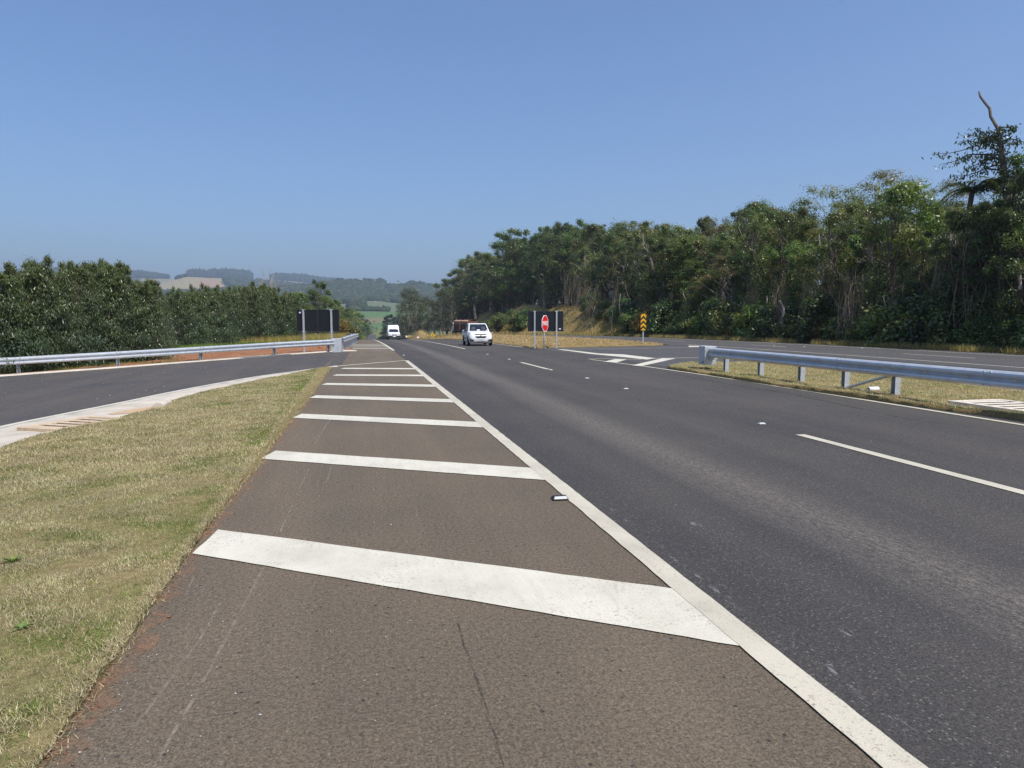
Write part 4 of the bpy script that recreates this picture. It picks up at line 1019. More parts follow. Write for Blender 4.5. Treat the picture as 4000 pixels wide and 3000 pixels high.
# plantation eucalyptus: leafy to the ground, pointed
def young_euc(key, seed, H=6.0):
    rng = np.random.default_rng(seed); cl = []
    for k in range(46):
        t = (k + rng.random()) / 46; z = .25 + (H - .5) * t; env = 1.5 * (1 - t ** 1.55) * (.82 + .18 * math.sin(6 * t + seed)) + .05
        a = k * 2.4 + rng.uniform(-.4, .4); r_ = env * rng.uniform(.45, .95); s = .20 + .42 * (1 - t)
        cl.append((r_ * math.cos(a), r_ * math.sin(a), z, s * 1.1, s * 1.1, s * 1.0))
    for k in range(7): cl.append((rng.uniform(-.35, .35), rng.uniform(-.35, .35), H - .2 * k + rng.uniform(-.1, .3), .10, .10, .32))
    pal = [(.082, .118, .066), (.098, .135, .07), (.072, .106, .066), (.105, .14, .066)]
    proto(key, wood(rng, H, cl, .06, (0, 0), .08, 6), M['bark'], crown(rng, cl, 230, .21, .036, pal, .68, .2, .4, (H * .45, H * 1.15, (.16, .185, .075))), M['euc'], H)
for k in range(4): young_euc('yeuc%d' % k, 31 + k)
# tall eucalyptus with pale stems
def tall_euc(key, seed, H=16):
    rng = np.random.default_rng(seed); cl = []
    for k in range(26):
        t = .28 + .72 * rng.random(); a = rng.uniform(0, 6.28); r_ = 3.0 * (1 - abs(t - .6) * 1.1) * rng.uniform(.3, 1)
        s = rng.uniform(.7, 1.3); cl.append((r_ * math.cos(a), r_ * math.sin(a), H * t - .5, s * 1.1, s * 1.1, s))
    proto(key, wood(rng, H, cl, .2, (.4, 0), .3), M['palebark'], crown(rng, cl, 170, .34, .12, [(.075, .085, .04), (.06, .075, .035), (.09, .09, .045)], .4, .3), M['leaf'], H)
tall_euc('teuc0', 41); tall_euc('teuc1', 42)
def conifer(key, seed, H=14):
    rng = np.random.default_rng(seed); cl = []
    for k in range(40):
        t = rng.random(); a = rng.uniform(0, 6.28); r_ = 2.6 * (1 - t) ** .8 * rng.uniform(.3, 1) + .1
        cl.append((r_ * math.cos(a), r_ * math.sin(a), 1 + (H - 1.4) * t, .8 * (1 - t * .6), .8 * (1 - t * .6), .5))
    proto(key, wood(rng, H, cl, .16, (0, 0), .1, 6, 12), M['darkbark'], crown(rng, cl, 110, .4, .12, [(.045, .07, .05), (.055, .08, .055)], .2, .3), M['leaf'], H)
conifer('con0', 51)
# shrubs
def shrub(key, seed, pal, leaf, nc=12, per=230, H=2.0):
    rng = np.random.default_rng(seed); cl = []
    for k in range(nc):
        a = rng.uniform(0, 6.28); r_ = 1.0 * math.sqrt(rng.random()); z = rng.uniform(.15, H) * (1 - .35 * r_ / 1.2)
        cl.append((r_ * math.cos(a), r_ * math.sin(a), z, .5, .5, .42))
    m = MB()
    for c_ in cl[:8]: m.tube(bent(rng, (c_[0] * .15, c_[1] * .15, -.1), c_[:3], 4, .08), [.03, .024, .018, .012, .008], 5, False)
    proto(key, m.mesh('stem'), M['bark'], crown(rng, cl, per, leaf[0], leaf[1], pal, .15), M['leaf'], H)
shrub('shrub0', 61, DK, (.2, .11)); shrub('shrub1', 62, LT, (.24, .13)); shrub('shrub2', 63, OL, (.2, .08)); shrub('shrub3', 64, [(.20, .15, .05), (.26, .17, .06), (.12, .11, .04)], (.22, .07)); shrub('shrub4', 65, [(.16, .11, .02), (.20, .13, .02), (.10, .09, .02)], (.24, .1))

CNT = {}
def plant(key, x, y, H, name, label, cat, group, rz=None, wide=1.0, z=None, part=('trunk', 'crown')):
    tme, cme, h0 = PROTO[key]; rz = random.uniform(0, 6.28) if rz is None else rz
    root = empty(name, (x, y, (G(x, y) if z is None else z) - .03), rz, label, cat, group)
    s = H / h0; w = s * wide * random.uniform(.92, 1.1)
    for nm, me in zip(part, (tme, cme)):
        if me: o = link(nm, me, None, root); o.scale = (w, w, s)
    return root
def stand(key, u, X=None, Y=None, vtop=None, H=None, **kw):
    """plant a tree in image column u at a given X or Y; its height from the row its top reaches"""
    a = azi(u)
    if X is not None: Y = X / math.tan(a)
    else: X = Y * math.tan(a)
    g = G(X, Y); depth = X * math.sin(YAW) + Y * math.cos(YAW)
    if vtop is not None: H = EYE + elev(vtop) * depth * 1.004 - g
    return plant(key, X, Y, H, **kw)

# ------------------------------------------------------------------ forest along the far carriageway
random.seed(11)
SKY = [(960, 640), (965, 606), (1000, 592), (1008, 556), (1060, 548), (1085, 560), (1105, 500), (1150, 488), (1200, 491), (1280, 494), (1350, 492), (1400, 492), (1450, 502), (1500, 482), (1580, 470), (1610, 450), (1650, 436), (1700, 434), (1722, 456), (1738, 476), (1755, 425), (1800, 440), (1840, 450), (1870, 455), (1900, 420), (1950, 410), (2000, 425), (2030, 475), (2100, 470), (2150, 440), (2175, 365), (2260, 345), (2400, 330)]
def skyv(u): return float(np.interp(u, *zip(*SKY)))
def u_of(X, Y):
    a = math.atan2(X, Y) - YAW; return (2000 + FPX * math.tan(a) / 1.0) / U
FL = {'dark1': 'round dark green forest tree beyond the far carriageway', 'dark2': 'narrow dark green forest tree leafy nearly to the ground', 'olive1': 'spreading olive green forest tree beyond the far carriageway', 'olive2': 'pale-stemmed olive green forest tree with drooping leaves',
      'light1': 'bright large-leaved green forest tree', 'brown1': 'thin brownish half-bare forest tree with pale stem', 'tower1': 'narrow creeper-wrapped dark green forest tree', 'tower2': 'narrow creeper-wrapped olive forest tree', 'gaunt1': 'gaunt forest tree with olive leaves only in sprigs', 'gaunt2': 'gaunt forest tree with dark leaves only in sprigs',
      'tall1': 'tall bare-stemmed dark green tree on the forest bank', 'tall2': 'tall bare-stemmed olive tree on the forest bank'}
def forest_tree(key, X, Y, H):
    plant(key, X, Y, H, 'forest_tree', FL[key], 'tree', 'forest trees: ' + key.rstrip('12') + (' one' if key.endswith('1') else ' two'), wide=random.uniform(.9, 1.2) * (10 / max(H, 8)) ** .35)
# rows parallel to the carriageway, tops kept under the skyline seen in the photo
y = 21.0
rowx = [(36.4, 2.3, .62, .92), (39.4, 2.9, .8, 1.0), (43.5, 3.6, .88, 1.0), (49.5, 4.6, .9, 1.0), (57, 5.2, .86, .97)]
for ri, (x0, sp, lo, hi) in enumerate(rowx):
    y = 20 + ri * 1.3
    while y < 330:
        X = x0 + random.uniform(-.9, .9) + (float(lerp_tab(y, BANK)) * 1.5 + .8 if y > 85 else 0); Y = y + random.uniform(-.7, .7)
        u = u_of(X, Y); g = G(X, Y); depth = X * math.sin(YAW) + Y * math.cos(YAW)
        if u > 955:
            sv = max(skyv(u + d) for d in (-7, 0, 7))
            Hs = EYE + elev(sv) * depth - g; key_ = ''
            H = min(Hs * random.uniform(lo - .14, hi + .06) * (1.04 if key_[:2] in ('ga', 'to') else 1), 15.5 if ri == 0 else 21)
            if H > 2.6:
                far = Y > 85
                if far: key = random.choice(['tall1', 'tall2', 'gaunt1', 'dark1', 'olive1', 'dark2', 'olive2', 'gaunt2', 'tower1'])
                else: key = random.choice(['dark1', 'dark2', 'tower1', 'olive1', 'olive2', 'light1', 'tower1', 'brown1', 'gaunt2', 'tower2', 'gaunt1'])
                forest_tree(key, X, Y, H)
        y += sp * random.uniform(.75, 1.3) * (1 + .35 * (y > 110) + .5 * (y > 200))
# understorey along the edge
SL = {'shrub0': 'dark leafy shrub at the foot of the forest', 'shrub1': 'bright green leafy shrub at the foot of the forest', 'shrub2': 'olive narrow-leaved shrub at the foot of the forest', 'shrub3': 'dry straw-brown shrub at the forest edge'}
y = 23.0
while y < 125:
    for X in (33.3 + random.uniform(0, .6), 34.7 + random.uniform(-.4, .5)):
        b = float(lerp_tab(y, BANK)); X += b * 1.5 if y > 85 else 0
        k = random.choice(['shrub0', 'shrub0', 'shrub1', 'shrub2', 'shrub0', 'shrub3'] if y > 45 else ['shrub0', 'shrub0', 'shrub0', 'shrub2', 'shrub1'] if y > 34 else ['shrub0', 'shrub0', 'shrub2'])
        plant(k, X, y + random.uniform(-.5, .5), random.uniform(1.2, 2.8) * (.7 if X < 33.6 else 1.2 if y > 34 else .85), 'shrub', SL[k], 'shrub', 'forest edge shrubs ' + SL[k].split()[0], part=('stem', 'foliage'))
    y += random.uniform(1.0, 1.7) * (1 + .5 * (y > 70))
for (u, Y, k, h) in ((1060, 128, 'shrub1', 3.0), (1085, 122, 'shrub1', 3.4), (1105, 118, 'shrub0', 3.0), (1120, 112, 'shrub1', 3.6), (1140, 108, 'shrub0', 3.2), (1075, 112, 'shrub3', 2.2), (1098, 105, 'shrub3', 1.8)):
    X = 35.5 + (Y % 7) * .35; Y = X / math.tan(azi(u)); plant(k, X, Y, h * 1.15, 'shrub', 'leafy shrub on the cut grass bank' if k != 'shrub3' else 'straw-coloured shrub on the cut grass bank', 'shrub', 'shrubs on the bank' if k != 'shrub3' else 'dry shrubs on the bank', part=('stem', 'foliage'))
# named individuals on the skyline
stand('flat2', 1368, X=50, vtop=478, name='forest_tree', label='flat-topped tree standing above the forest with a bare slanting pale stem below', cat='tree', group=None)
stand('flat2', 1800, X=41, vtop=394, name='forest_tree', label='tall open-crowned tree with two leafy heads above the forest', cat='tree', group=None)
stand('flat1', 1895, X=46, vtop=374, name='forest_tree', label='grey-brown thin-leaved tree rising behind a bright green crown', cat='tree', group=None)
stand('light1', 1945, X=36.5, vtop=402, name='forest_tree', label='bright green dome-shaped tree below the grey-brown thin-leaved one', cat='tree', group=None, wide=.95)
stand('flat1', 2035, X=47, vtop=392, name='forest_tree', label='small flat umbrella-shaped tree beside the palm', cat='tree', group=None, wide=.7)
stand('tall2', 1030, X=46, vtop=547, name='forest_tree', label='feathery tree at the far end of the forest skyline', cat='tree', group=None)
for u, vt, k in ((968, 612, 'dark1'), (980, 603, 'tall1'), (990, 597, 'olive1'), (1002, 585, 'tall2'), (1012, 562, 'dark1'), (1022, 556, 'olive1'), (1044, 550, 'dark1'), (1058, 549, 'tall1'), (1072, 556, 'olive1'), (1088, 548, 'dark1'), (1100, 520, 'olive1'), (1112, 500, 'dark1'), (976, 630, 'dark1'), (996, 625, 'dark1'), (1015, 600, 'olive1'), (1040, 590, 'dark1'), (1065, 590, 'dark1')):
    stand(k, u, X=46.5 + (vt > 588) * -2, vtop=vt, name='forest_tree', label=FL[k].split(' forest tree')[0].split(' tree')[0] + ' tree where the forest runs down behind the pickup', cat='tree', group='forest end trees ' + k, wide=1.2)
for u, vt, k in ((2062, 462, 'dark2'), (2088, 452, 'olive1'), (2112, 448, 'dark2'), (2136, 440, 'dark1'), (2203, 356, 'tower1'), (2160, 458, 'dark2'), (2230, 345, 'dark2')):
    stand(k, u, X=34.9, vtop=vt, name='forest_tree', label='dark leafy tree crowding the foot of the palm and the snag', cat='tree', group='trees round the snag', wide=.85)
# pale leaning stems seen against the dark wood
def stem(u0, v0, u1, v1, X, r, label, name='tree_stem', seed=0, twigs=4, group=None):
    rg = np.random.default_rng(seed)
    def P(u, v):
        a = azi(u); Y = X / math.tan(a); d = X * math.sin(YAW) + Y * math.cos(YAW); return np.array([X, Y, EYE + elev(v) * d])
    a, b = P(u0, v0), P(u1, v1); root = empty(name, tuple(a), 0, label, 'tree stem', group)
    m = MB(); pt = bent(rg, (0, 0, -.4), b - a, 8, .045); m.tube(pt, [r * (1 - .6 * k / 8) for k in range(9)], 7); m.build('trunk', M['palebark'] if seed != 4 else M['bark'], root, smooth=True)
    for k in range(twigs):
        q = np.array(pt[3 + k % 5]); e = q + np.array([rg.uniform(-.6, .2), rg.uniform(-1.3, 1.3), rg.uniform(.2, 1.2)])
        m = MB(); m.tube(bent(rg, q, e, 5, .12), [r * .3 * (1 - .15 * j) for j in range(6)], 5, False); m.build('branch', M['palebark'], root)
stem(1640, 735, 1655, 640, 33.4, .13, 'slim pale trunk beside the forest verge with leaves above', seed=1)
stem(1697, 702, 1683, 650, 33.2, .17, 'thick pale leaning trunk between vine-hung trees', seed=2, twigs=2)
stem(1882, 730, 1905, 640, 33.0, .09, 'thin white leaning trunk against the dark forest', seed=3)
stem(1410, 590, 1386, 508, 35.2, .2, 'bare grey slanting trunk high in the forest canopy', seed=4, twigs=3)
stem(2200, 610, 2190, 560, 34, .10, 'short pale stem under dark leaves by the snag', seed=5, twigs=2)

for i, (u, v, du, dv, r) in enumerate(((1322, 728, 6, 80, .06), (1348, 730, -8, 95, .08), (1425, 732, 5, 70, .07), (1478, 735, -4, 100, .09), (1532, 738, 9, 85, .06), (1566, 738, -6, 110, .1), (1604, 741, 4, 90, .07), (1722, 745, 7, 95, .07), (1765, 747, -5, 120, .1), (1822, 750, 3, 100, .08), (1955, 754, -9, 130, .09), (1992, 756, 6, 110, .07), (2052, 758, -5, 140, .11), (2104, 760, 8, 120, .08), (2165, 762, -6, 150, .1), (1280, 722, 5, 60, .08))):
    stem(u, v, u + du, v - dv, 33.9 + .35 * (i % 3), r * .8, 'slim grey trunk standing at the shaded edge of the forest', name='tree_stem', seed=20 + i, twigs=5, group='slim forest edge trunks')
# dry hanging vines
def vine_mesh(seed, H, spread, n):
    rg = np.random.default_rng(seed); m = MB()
    for k in range(n):
        a = rg.uniform(0, 6.28); q = spread * math.sqrt(rg.random()); top = np.array([q * math.cos(a) * .7, q * math.sin(a), H * rg.uniform(.55, 1)]); bot = top * np.array([1.2, 1.2, 0]) + np.array([rg.uniform(-.4, .4), rg.uniform(-.4, .4), top[2] * rg.uniform(0, .35)])
        m.tube(bent(rg, bot, top, 7, .07), rg.uniform(.006, .016), 3, False)
    return m.mesh('strand_tangle')
VM = [vine_mesh(71, 6, .8, 46), vine_mesh(72, 5, 1.5, 64)]
for me in VM: me.materials.append(M['vine'])
for u, X, H, i, lb in ((1240, 37.5, 8.5, 1, 'broad brown tangle of dry vines hanging behind the chevron sign'), (1285, 36.5, 6.5, 1, 'brown curtain of dry vines beside the broad vine tangle'), (1680, 33.3, 5.6, 0, 'column of dry vines wrapping a trunk by the thick pale leaning trunk'), (1835, 33.2, 5.4, 0, 'reddish dry vine column left of the thin white leaning trunk'), (2120, 35, 7.5, 1, 'mass of dry vines hanging under the palm and snag'), (1180, 44, 6, 1, 'dry vines hanging above the black sign board')):
    Y = X / math.tan(azi(u)); root = empty('vine_tangle', (X, Y, G(X, Y)), 0, lb, 'vines'); o = link('strands', VM[i], None, root); s = H / (6 if i == 0 else 5); o.scale = (s, s, s)
    tag(o, kind='stuff')
for i, (u, X, H) in enumerate(((1330, 36, 6), (1390, 35, 5), (1450, 34.4, 4.5), (1500, 35, 6), (1555, 34.2, 4.6), (1625, 34.5, 5.2), (1745, 34.2, 5), (1790, 35, 6.5), (1880, 34.6, 5.5), (1930, 34.4, 5), (1975, 35, 6.5), (2030, 34.6, 6), (2075, 34.3, 5.5), (2185, 34.5, 6))):
    Y = X / math.tan(azi(u)); root = empty('vine_tangle', (X, Y, G(X, Y)), i * 1.3, 'thin dry creepers hanging at the forest edge between the shrubs', 'vines', 'thin creepers'); o = link('strands', VM[0], None, root); q = H / 6; o.scale = (q * .8, q * .8, q); tag(o, kind='stuff')

# the tall snag with climbing vines
Xs = 36.0
def sp(u, v, X=Xs):
    Y = X / math.tan(azi(u)); d = X * math.sin(YAW) + Y * math.cos(YAW); return np.array([X, Y, EYE + elev(v) * d])
b0 = sp(2160, 745); b0[2] = G(b0[0], b0[1]) - .2
root = empty('dead_tree', tuple(b0), 0, 'tall dead leaning snag with a bare curved top and leafy vines', 'dead tree')
rg = np.random.default_rng(81)
path = [b0] + [sp(u, v) for u, v in ((2163, 560), (2166, 470), (2158, 420), (2150, 385), (2143, 345), (2136, 305), (2131, 287))]
m = MB(); m.tube([p - b0 for p in path], [.30, .25, .23, .22, .19, .15, .11, .08], 9); m.build('trunk', M['bark'], root, smooth=True)
path2 = [sp(u, v) for u, v in ((2134, 296), (2122, 278), (2114, 266), (2111, 250), (2100, 238), (2090, 226), (2086, 215))]
m = MB(); m.tube([p - b0 for p in path2], [.09, .085, .08, .075, .07, .06, .04], 8); m.build('bare_top', M['bark'], root, smooth=True)
LV, LC = [], []
for k, (u0, v0, u1, v1) in enumerate([(2140, 330, 2000, 340), (2145, 345, 2010, 365), (2150, 370, 2040, 385), (2138, 310, 2060, 300), (2148, 360, 2065, 372), (2155, 400, 2070, 400), (2138, 310, 2080, 290), (2140, 320, 2195, 318), (2147, 350, 2200, 345), (2133, 290, 2165, 285), (2150, 380, 2190, 375), (2150, 375, 2060, 350), (2145, 340, 2050, 318), (2152, 392, 2095, 410), (2136, 300, 2100, 320), (2149, 365, 2105, 345)]):
    a, b = sp(u0, v0) - b0, sp(u1, v1, Xs + rg.uniform(-1, 1)) - b0
    pt = bent(rg, a, b, 9, .08); m = MB(); m.tube(pt, [.05 * (1 - .085 * j) for j in range(10)], 5, False); m.build('branch', M['darkbark'], root)
    P = np.array(pt); n = 95; t_ = rg.random(n) ** .7 * 8.99; i0 = t_.astype(int); f = (t_ - i0)[:, None]
    C = P[i0] * (1 - f) + P[i0 + 1] * f + rg.normal(size=(n, 3)) * np.array([.18, .18, .12]) - np.array([0, 0, .15])
    N = unit(rg.normal(size=(n, 3)) + np.array([-.3, -.3, .3])); T = np.array([0, 0, -1.0]) + rg.normal(size=(n, 3)) * .4
    V, _, c = leaves(rg, C, N, T, rg.uniform(.18, .32, n), .09, np.array([.045, .065, .02]) * rg.uniform(.6, 1.4, (n, 1))); LV.append(V); LC.append(c)
for i in range(1, 6):        # vine leaves hugging the trunk
    a, b = path[i] - b0, path[min(i + 1, 7)] - b0; n = 150; f = rg.random((n, 1)); C = a * (1 - f) + b * f + rg.normal(size=(n, 3)) * .26
    V, _, c = leaves(rg, C, unit(rg.normal(size=(n, 3))), rg.normal(size=(n, 3)) - np.array([0, 0, 1.]), .2, .09, np.array([.05, .065, .022]) * rg.uniform(.6, 1.5, (n, 1))); LV.append(V); LC.append(c)
LV = np.concatenate(LV); link('vine_leaves', npmesh('vine_leaves', LV, np.arange(len(LV)).reshape(-1, 4), np.concatenate(LC)), M['leaf'], root)
# palm
b0 = sp(2082, 745, 35.5); b0[2] = G(b0[0], b0[1]) - .1; hd = sp(2085, 418, 35.5) - b0
root = empty('palm_tree', tuple(b0), 0, 'palm with arching feathery fronds half hidden among the forest trees', 'palm tree')
m = MB(); m.tube(bent(rg, (0, 0, 0), hd, 8, .02), [.2 - .008 * k for k in range(9)], 8); m.build('trunk', M['bark'], root, smooth=True)
for k in range(26):
    a = k * 2.4; up_ = rg.uniform(.1, 1.1); dirv = np.array([math.cos(a), math.sin(a), 0]); L_ = rg.uniform(1.8, 2.5); V, Fc = [], []; n = 22
    for j in range(n):
        t_ = (j + 1) / n; p = hd + dirv * L_ * t_ * .8 + np.array([0, 0, up_ * L_ * t_ - 1.3 * L_ * t_ * t_ * .6]); side = np.array([-dirv[1], dirv[0], 0])
        for s in (-1, 1):
            q = p + side * s * .5 * math.sin(math.pi * min(1, t_ * .9 + .1)) ** .5 + dirv * .15 - np.array([0, 0, .14]); w = dirv * .045; b_ = len(V)
            V += [p - w, p + w, q]; Fc.append((b_, b_ + 1, b_ + 2))
    o = MB().add(V, Fc); me = npmesh('frond', np.array(o.v), np.array(o.f), np.tile(np.array([.085, .11, .035]) * rg.uniform(.7, 1.3), (len(o.v), 1))); link('frond', me, M['leaf'], root)

# ------------------------------------------------------------------ plantation and trees on the left
random.seed(5)
EL = {0: ('young plantation eucalyptus in the clump close behind the curving guardrail', 'eucalyptus clump behind the guardrail'), 1: ('young plantation eucalyptus in the long row beyond the bare earth', 'eucalyptus row beyond the bare earth')}
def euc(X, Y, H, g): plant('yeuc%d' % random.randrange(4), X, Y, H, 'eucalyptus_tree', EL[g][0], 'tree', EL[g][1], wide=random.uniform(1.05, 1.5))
FRONT = [(-40, 590), (0, 596), (30, 578), (60, 582), (100, 575), (150, 588), (200, 572), (235, 574), (262, 571), (290, 592), (315, 615), (335, 630)]
for row in range(4):
    u = -60 + row * 9
    while u < 332 - row * 8:
        a = azi(u); d0 = np.interp(u, [-60, 0, 150, 330], [36.5, 36, 38.5, 41.5]) + row * 2.6
        X, Y = d0 * math.sin(a), d0 * math.cos(a); g = G(X, Y); dep = d0 * math.cos(a - YAW)
        Ht = EYE + elev(float(np.interp(u, *zip(*FRONT)))) * dep - g
        euc(X + random.uniform(-.3, .3), Y + random.uniform(-.3, .3), Ht * random.uniform(.86, 1.01), 0)
        u += random.uniform(18, 34) * (1 if row else .85)
for row in range(4):
    u = 330 + row * 7
    while u < 640:
        Y = np.interp(u, [330, 420, 640], [70, 76, 92]) + row * 3; X = Y * math.tan(azi(u)); g = G(X, Y); dep = X * math.sin(YAW) + Y * math.cos(YAW)
        vt = float(np.interp(u, [330, 345, 400, 450, 500, 560, 600, 640], [606, 640, 632, 628, 625, 622, 628, 640]))
        euc(X + random.uniform(-.4, .4), Y, (EYE + elev(vt) * dep - g) * random.uniform(.88, 1.04), 1)
        u += random.uniform(13, 19)
LB = 'broadleaf tree in the belt beside the far road'
for u, Y, vt, k in ((628, 118, 640, 'light1'), (645, 126, 632, 'light1'), (668, 140, 640, 'olive1'), (705, 150, 640, 'light1'), (722, 165, 652, 'olive1'), (738, 185, 664, 'dark1'), (752, 210, 668, 'olive1'), (765, 230, 672, 'light1'), (778, 250, 680, 'olive1'), (790, 275, 690, 'dark1'), (793, 300, 702, 'light1'), (660, 120, 668, 'dark1'), (690, 125, 680, 'dark2'), (712, 130, 690, 'dark2'), (742, 150, 700, 'olive2'), (760, 165, 705, 'dark1'), (775, 185, 708, 'olive1'), (748, 135, 718, 'shrub0'), (755, 150, 716, 'shrub0')):
    if k.startswith('shrub'): stand(k, u, Y=Y, vtop=vt, name='shrub', label='dark shrub at the roadside beyond the guardrail end', cat='shrub', group='shrubs past the guardrail', part=('stem', 'foliage'))
    else:
        while Y < 640 and Y * math.tan(azi(u)) > float(cx(Y)) - 4.5: Y += 5
        stand(k, u, Y=Y, vtop=vt, name='roadside_tree', label={'light1': 'bright green ', 'olive1': 'olive green ', 'dark1': 'dark round ', 'dark2': 'dark narrow ', 'olive2': 'pale-stemmed '}[k] + LB, cat='tree', group='roadside belt ' + k)
stand('dark1', 690, Y=138, vtop=608, name='roadside_tree', label='round-headed tree rising above the roadside belt over the black sign board', cat='tree', group=None, wide=.8)
stand('shrub4', 742, Y=112, vtop=688, name='roadside_tree', label='orange-yellow leafed small tree beside the far guardrail', cat='tree', group=None, part=('stem', 'foliage'))
for u, Y, vt in ((800, 980, 694), (808, 1000, 692), (816, 990, 697), (824, 985, 700), (804, 940, 704), (812, 950, 706)):
    stand('brown1', u, Y=Y, vtop=vt, name='roadside_tree', label='brownish bushy tree where the far road bends', cat='tree', group='brown trees at the bend', wide=1.6)
for u, Y, vt in ((829, 560, 692), (832, 520, 684), (835, 545, 688), (838, 530, 681), (842, 520, 690), (845, 525, 679), (849, 540, 687), (853, 540, 684), (857, 520, 689), (861, 530, 682), (865, 545, 688), (869, 520, 685), (874, 510, 689), (879, 500, 687)):
    stand('con0', u, Y=Y, vtop=vt, name='conifer', label='dark conifer in the stand behind the delivery van', cat='tree', group='conifers behind the van', wide=1.7)
for u, Y, vt, k in ((868, 300, 655, 'teuc0'), (880, 290, 640, 'teuc1'), (893, 300, 634, 'teuc0'), (903, 280, 645, 'teuc1'), (915, 285, 642, 'teuc0'), (926, 275, 640, 'teuc1'), (940, 270, 648, 'teuc0'), (950, 265, 640, 'teuc1'), (960, 255, 628, 'teuc0'), (886, 320, 622, 'teuc0'), (975, 250, 632, 'teuc1')):
    stand(k, u, Y=Y, vtop=vt, name='eucalyptus_tree', label='tall pale-stemmed eucalyptus beyond the earth mound', cat='tree', group='tall eucalyptus beyond the mound', wide=1.1)
# bare dead tree over the plantation
for u, Y, vt, s_, lb in ((572, 112, 594, 91, 'grey leafless tree standing above the plantation'), (585, 118, 592, 92, 'thin white leafless tree beside the grey leafless one')):
    rg = np.random.default_rng(s_); X = Y * math.tan(azi(u)); g = G(X, Y); dep = X * math.sin(YAW) + Y * math.cos(YAW); H = EYE + elev(vt) * dep - g
    root = empty('bare_tree', (X, Y, g), 0, lb, 'bare tree'); m = MB(); tr = bent(rg, (0, 0, -.2), (.3, 0, H * .75), 7, .03); m.tube(tr, [.16 * (1 - .1 * k) for k in range(8)], 6); m.build('trunk', M['palebark'], root)
    for k in range(26):
        q = np.array(tr[3 + k % 5]); e = q + np.array([rg.uniform(-1.7, 1.7), rg.uniform(-1.7, 1.7), rg.uniform(.6, H * .3)])
        m = MB(); pt = bent(rg, q, e, 5, .1); m.tube(pt, [.055 * (1 - .15 * j) for j in range(6)], 4, False)
        for j in range(5): z_ = np.array(pt[2 + j % 4]); m.tube(bent(rg, z_, z_ + rg.normal(size=3) * .5 + np.array([0, 0, .4]), 3, .1), [.02, .017, .013, .01], 3, False)
        m.build('branch', M['palebark'], root)

# ------------------------------------------------------------------ grasses
def blades(name, P, L, W, col, lean=.7, label=None, parent=None, curl=.3):
    """triangular blades at points P (n,3)"""
    rg = np.random.default_rng(len(P)); n = len(P); a = rg.uniform(0, 6.283, n)
    d = np.stack([np.cos(a), np.sin(a), np.zeros(n)], 1); s = np.stack([-d[:, 1], d[:, 0], np.zeros(n)], 1)
    ln = np.clip(rg.normal(lean, .25, n), .05, 1.5)[:, None]; L = (L * rg.uniform(.5, 1.4, n))[:, None]; W = (W * rg.uniform(.6, 1.3, n))[:, None]
    tip = P + (d * np.sin(ln) + np.array([0, 0, 1.]) * np.cos(ln)) * L
    V = np.stack([P - s * W, P + s * W, tip], 1).reshape(-1, 3)
    o = link(name, npmesh(name, V, np.arange(3 * n).reshape(n, 3), np.repeat(col, 3, 0)), M['grassblade'], parent)
    return tag(o, label, 'grass' if not parent else None, kind='stuff')
def inpoly(P, poly):
    x, y = P[:, 0], P[:, 1]; c = np.zeros(len(P), bool); j = len(poly) - 1
    for i in range(len(poly)):
        xi, yi = poly[i][:2]; xj, yj = poly[j][:2]
        if yi != yj:
            k = ((yi > y) != (yj > y)) & (x < (xj - xi) * (y - yi) / (yj - yi) + xi); c ^= k
        j = i
    return c
def fbm(x, y, s):
    z = 0
    for k, (f, a) in enumerate(((1, 1), (2.1, .55), (4.3, .35), (9, .2))):
        z = z + a * np.sin(x * f * s + 1.7 * np.sin(y * f * s * .8 + k * 2.1) + k) * np.cos(y * f * s * 1.1 + 1.3 * np.sin(x * f * s * .7 + k))
    return z
rg = np.random.default_rng(3)
def scatter(poly, n, y0, y1, power=1.0):
    xs = [p[0] for p in poly]; x0, x1 = min(xs), max(xs)
    P = np.stack([rg.uniform(x0, x1, n), y0 + (y1 - y0) * rg.random(n) ** power, np.zeros(n)], 1)
    return P[inpoly(P, poly)]
STRAW = np.array([(.48, .41, .26), (.40, .335, .20), (.57, .50, .34), (.34, .27, .16), (.44, .39, .22)])
GREEN = np.array([(.14, .20, .045), (.20, .25, .06), (.11, .17, .035), (.26, .28, .08)])
def turf_cols(P, bias, edge=None):
    g = fbm(P[:, 0], P[:, 1], 1.5) * .6 + fbm(P[:, 0] + 9, P[:, 1], 5) * .4 + bias
    if edge is not None: g = g + edge
    p = 1 / (1 + np.exp(-g * 3.0)); pick = rg.random(len(P)) < p
    c = np.where(pick[:, None], GREEN[rg.integers(0, 4, len(P))], STRAW[rg.integers(0, 5, len(P))])
    return c * rg.uniform(.6, 1.3, (len(P), 1)) * (1 + .16 * np.clip(fbm(P[:, 0] + 4, P[:, 1] * 1.3, 3.7), -1.2, 1.2))[:, None]
vx = lambda x, y: road(x, y) + .035 + .012 * np.sin(x * 1.7 + y * .6) * np.sin(y * .9) + .009 * np.sin(x * 7 + 3 * np.sin(y * 3))
Ps = [scatter(verge_poly, 500000, 1.5, 9, 1.3), scatter(verge_poly, 330000, 8, 27, 1.0)]
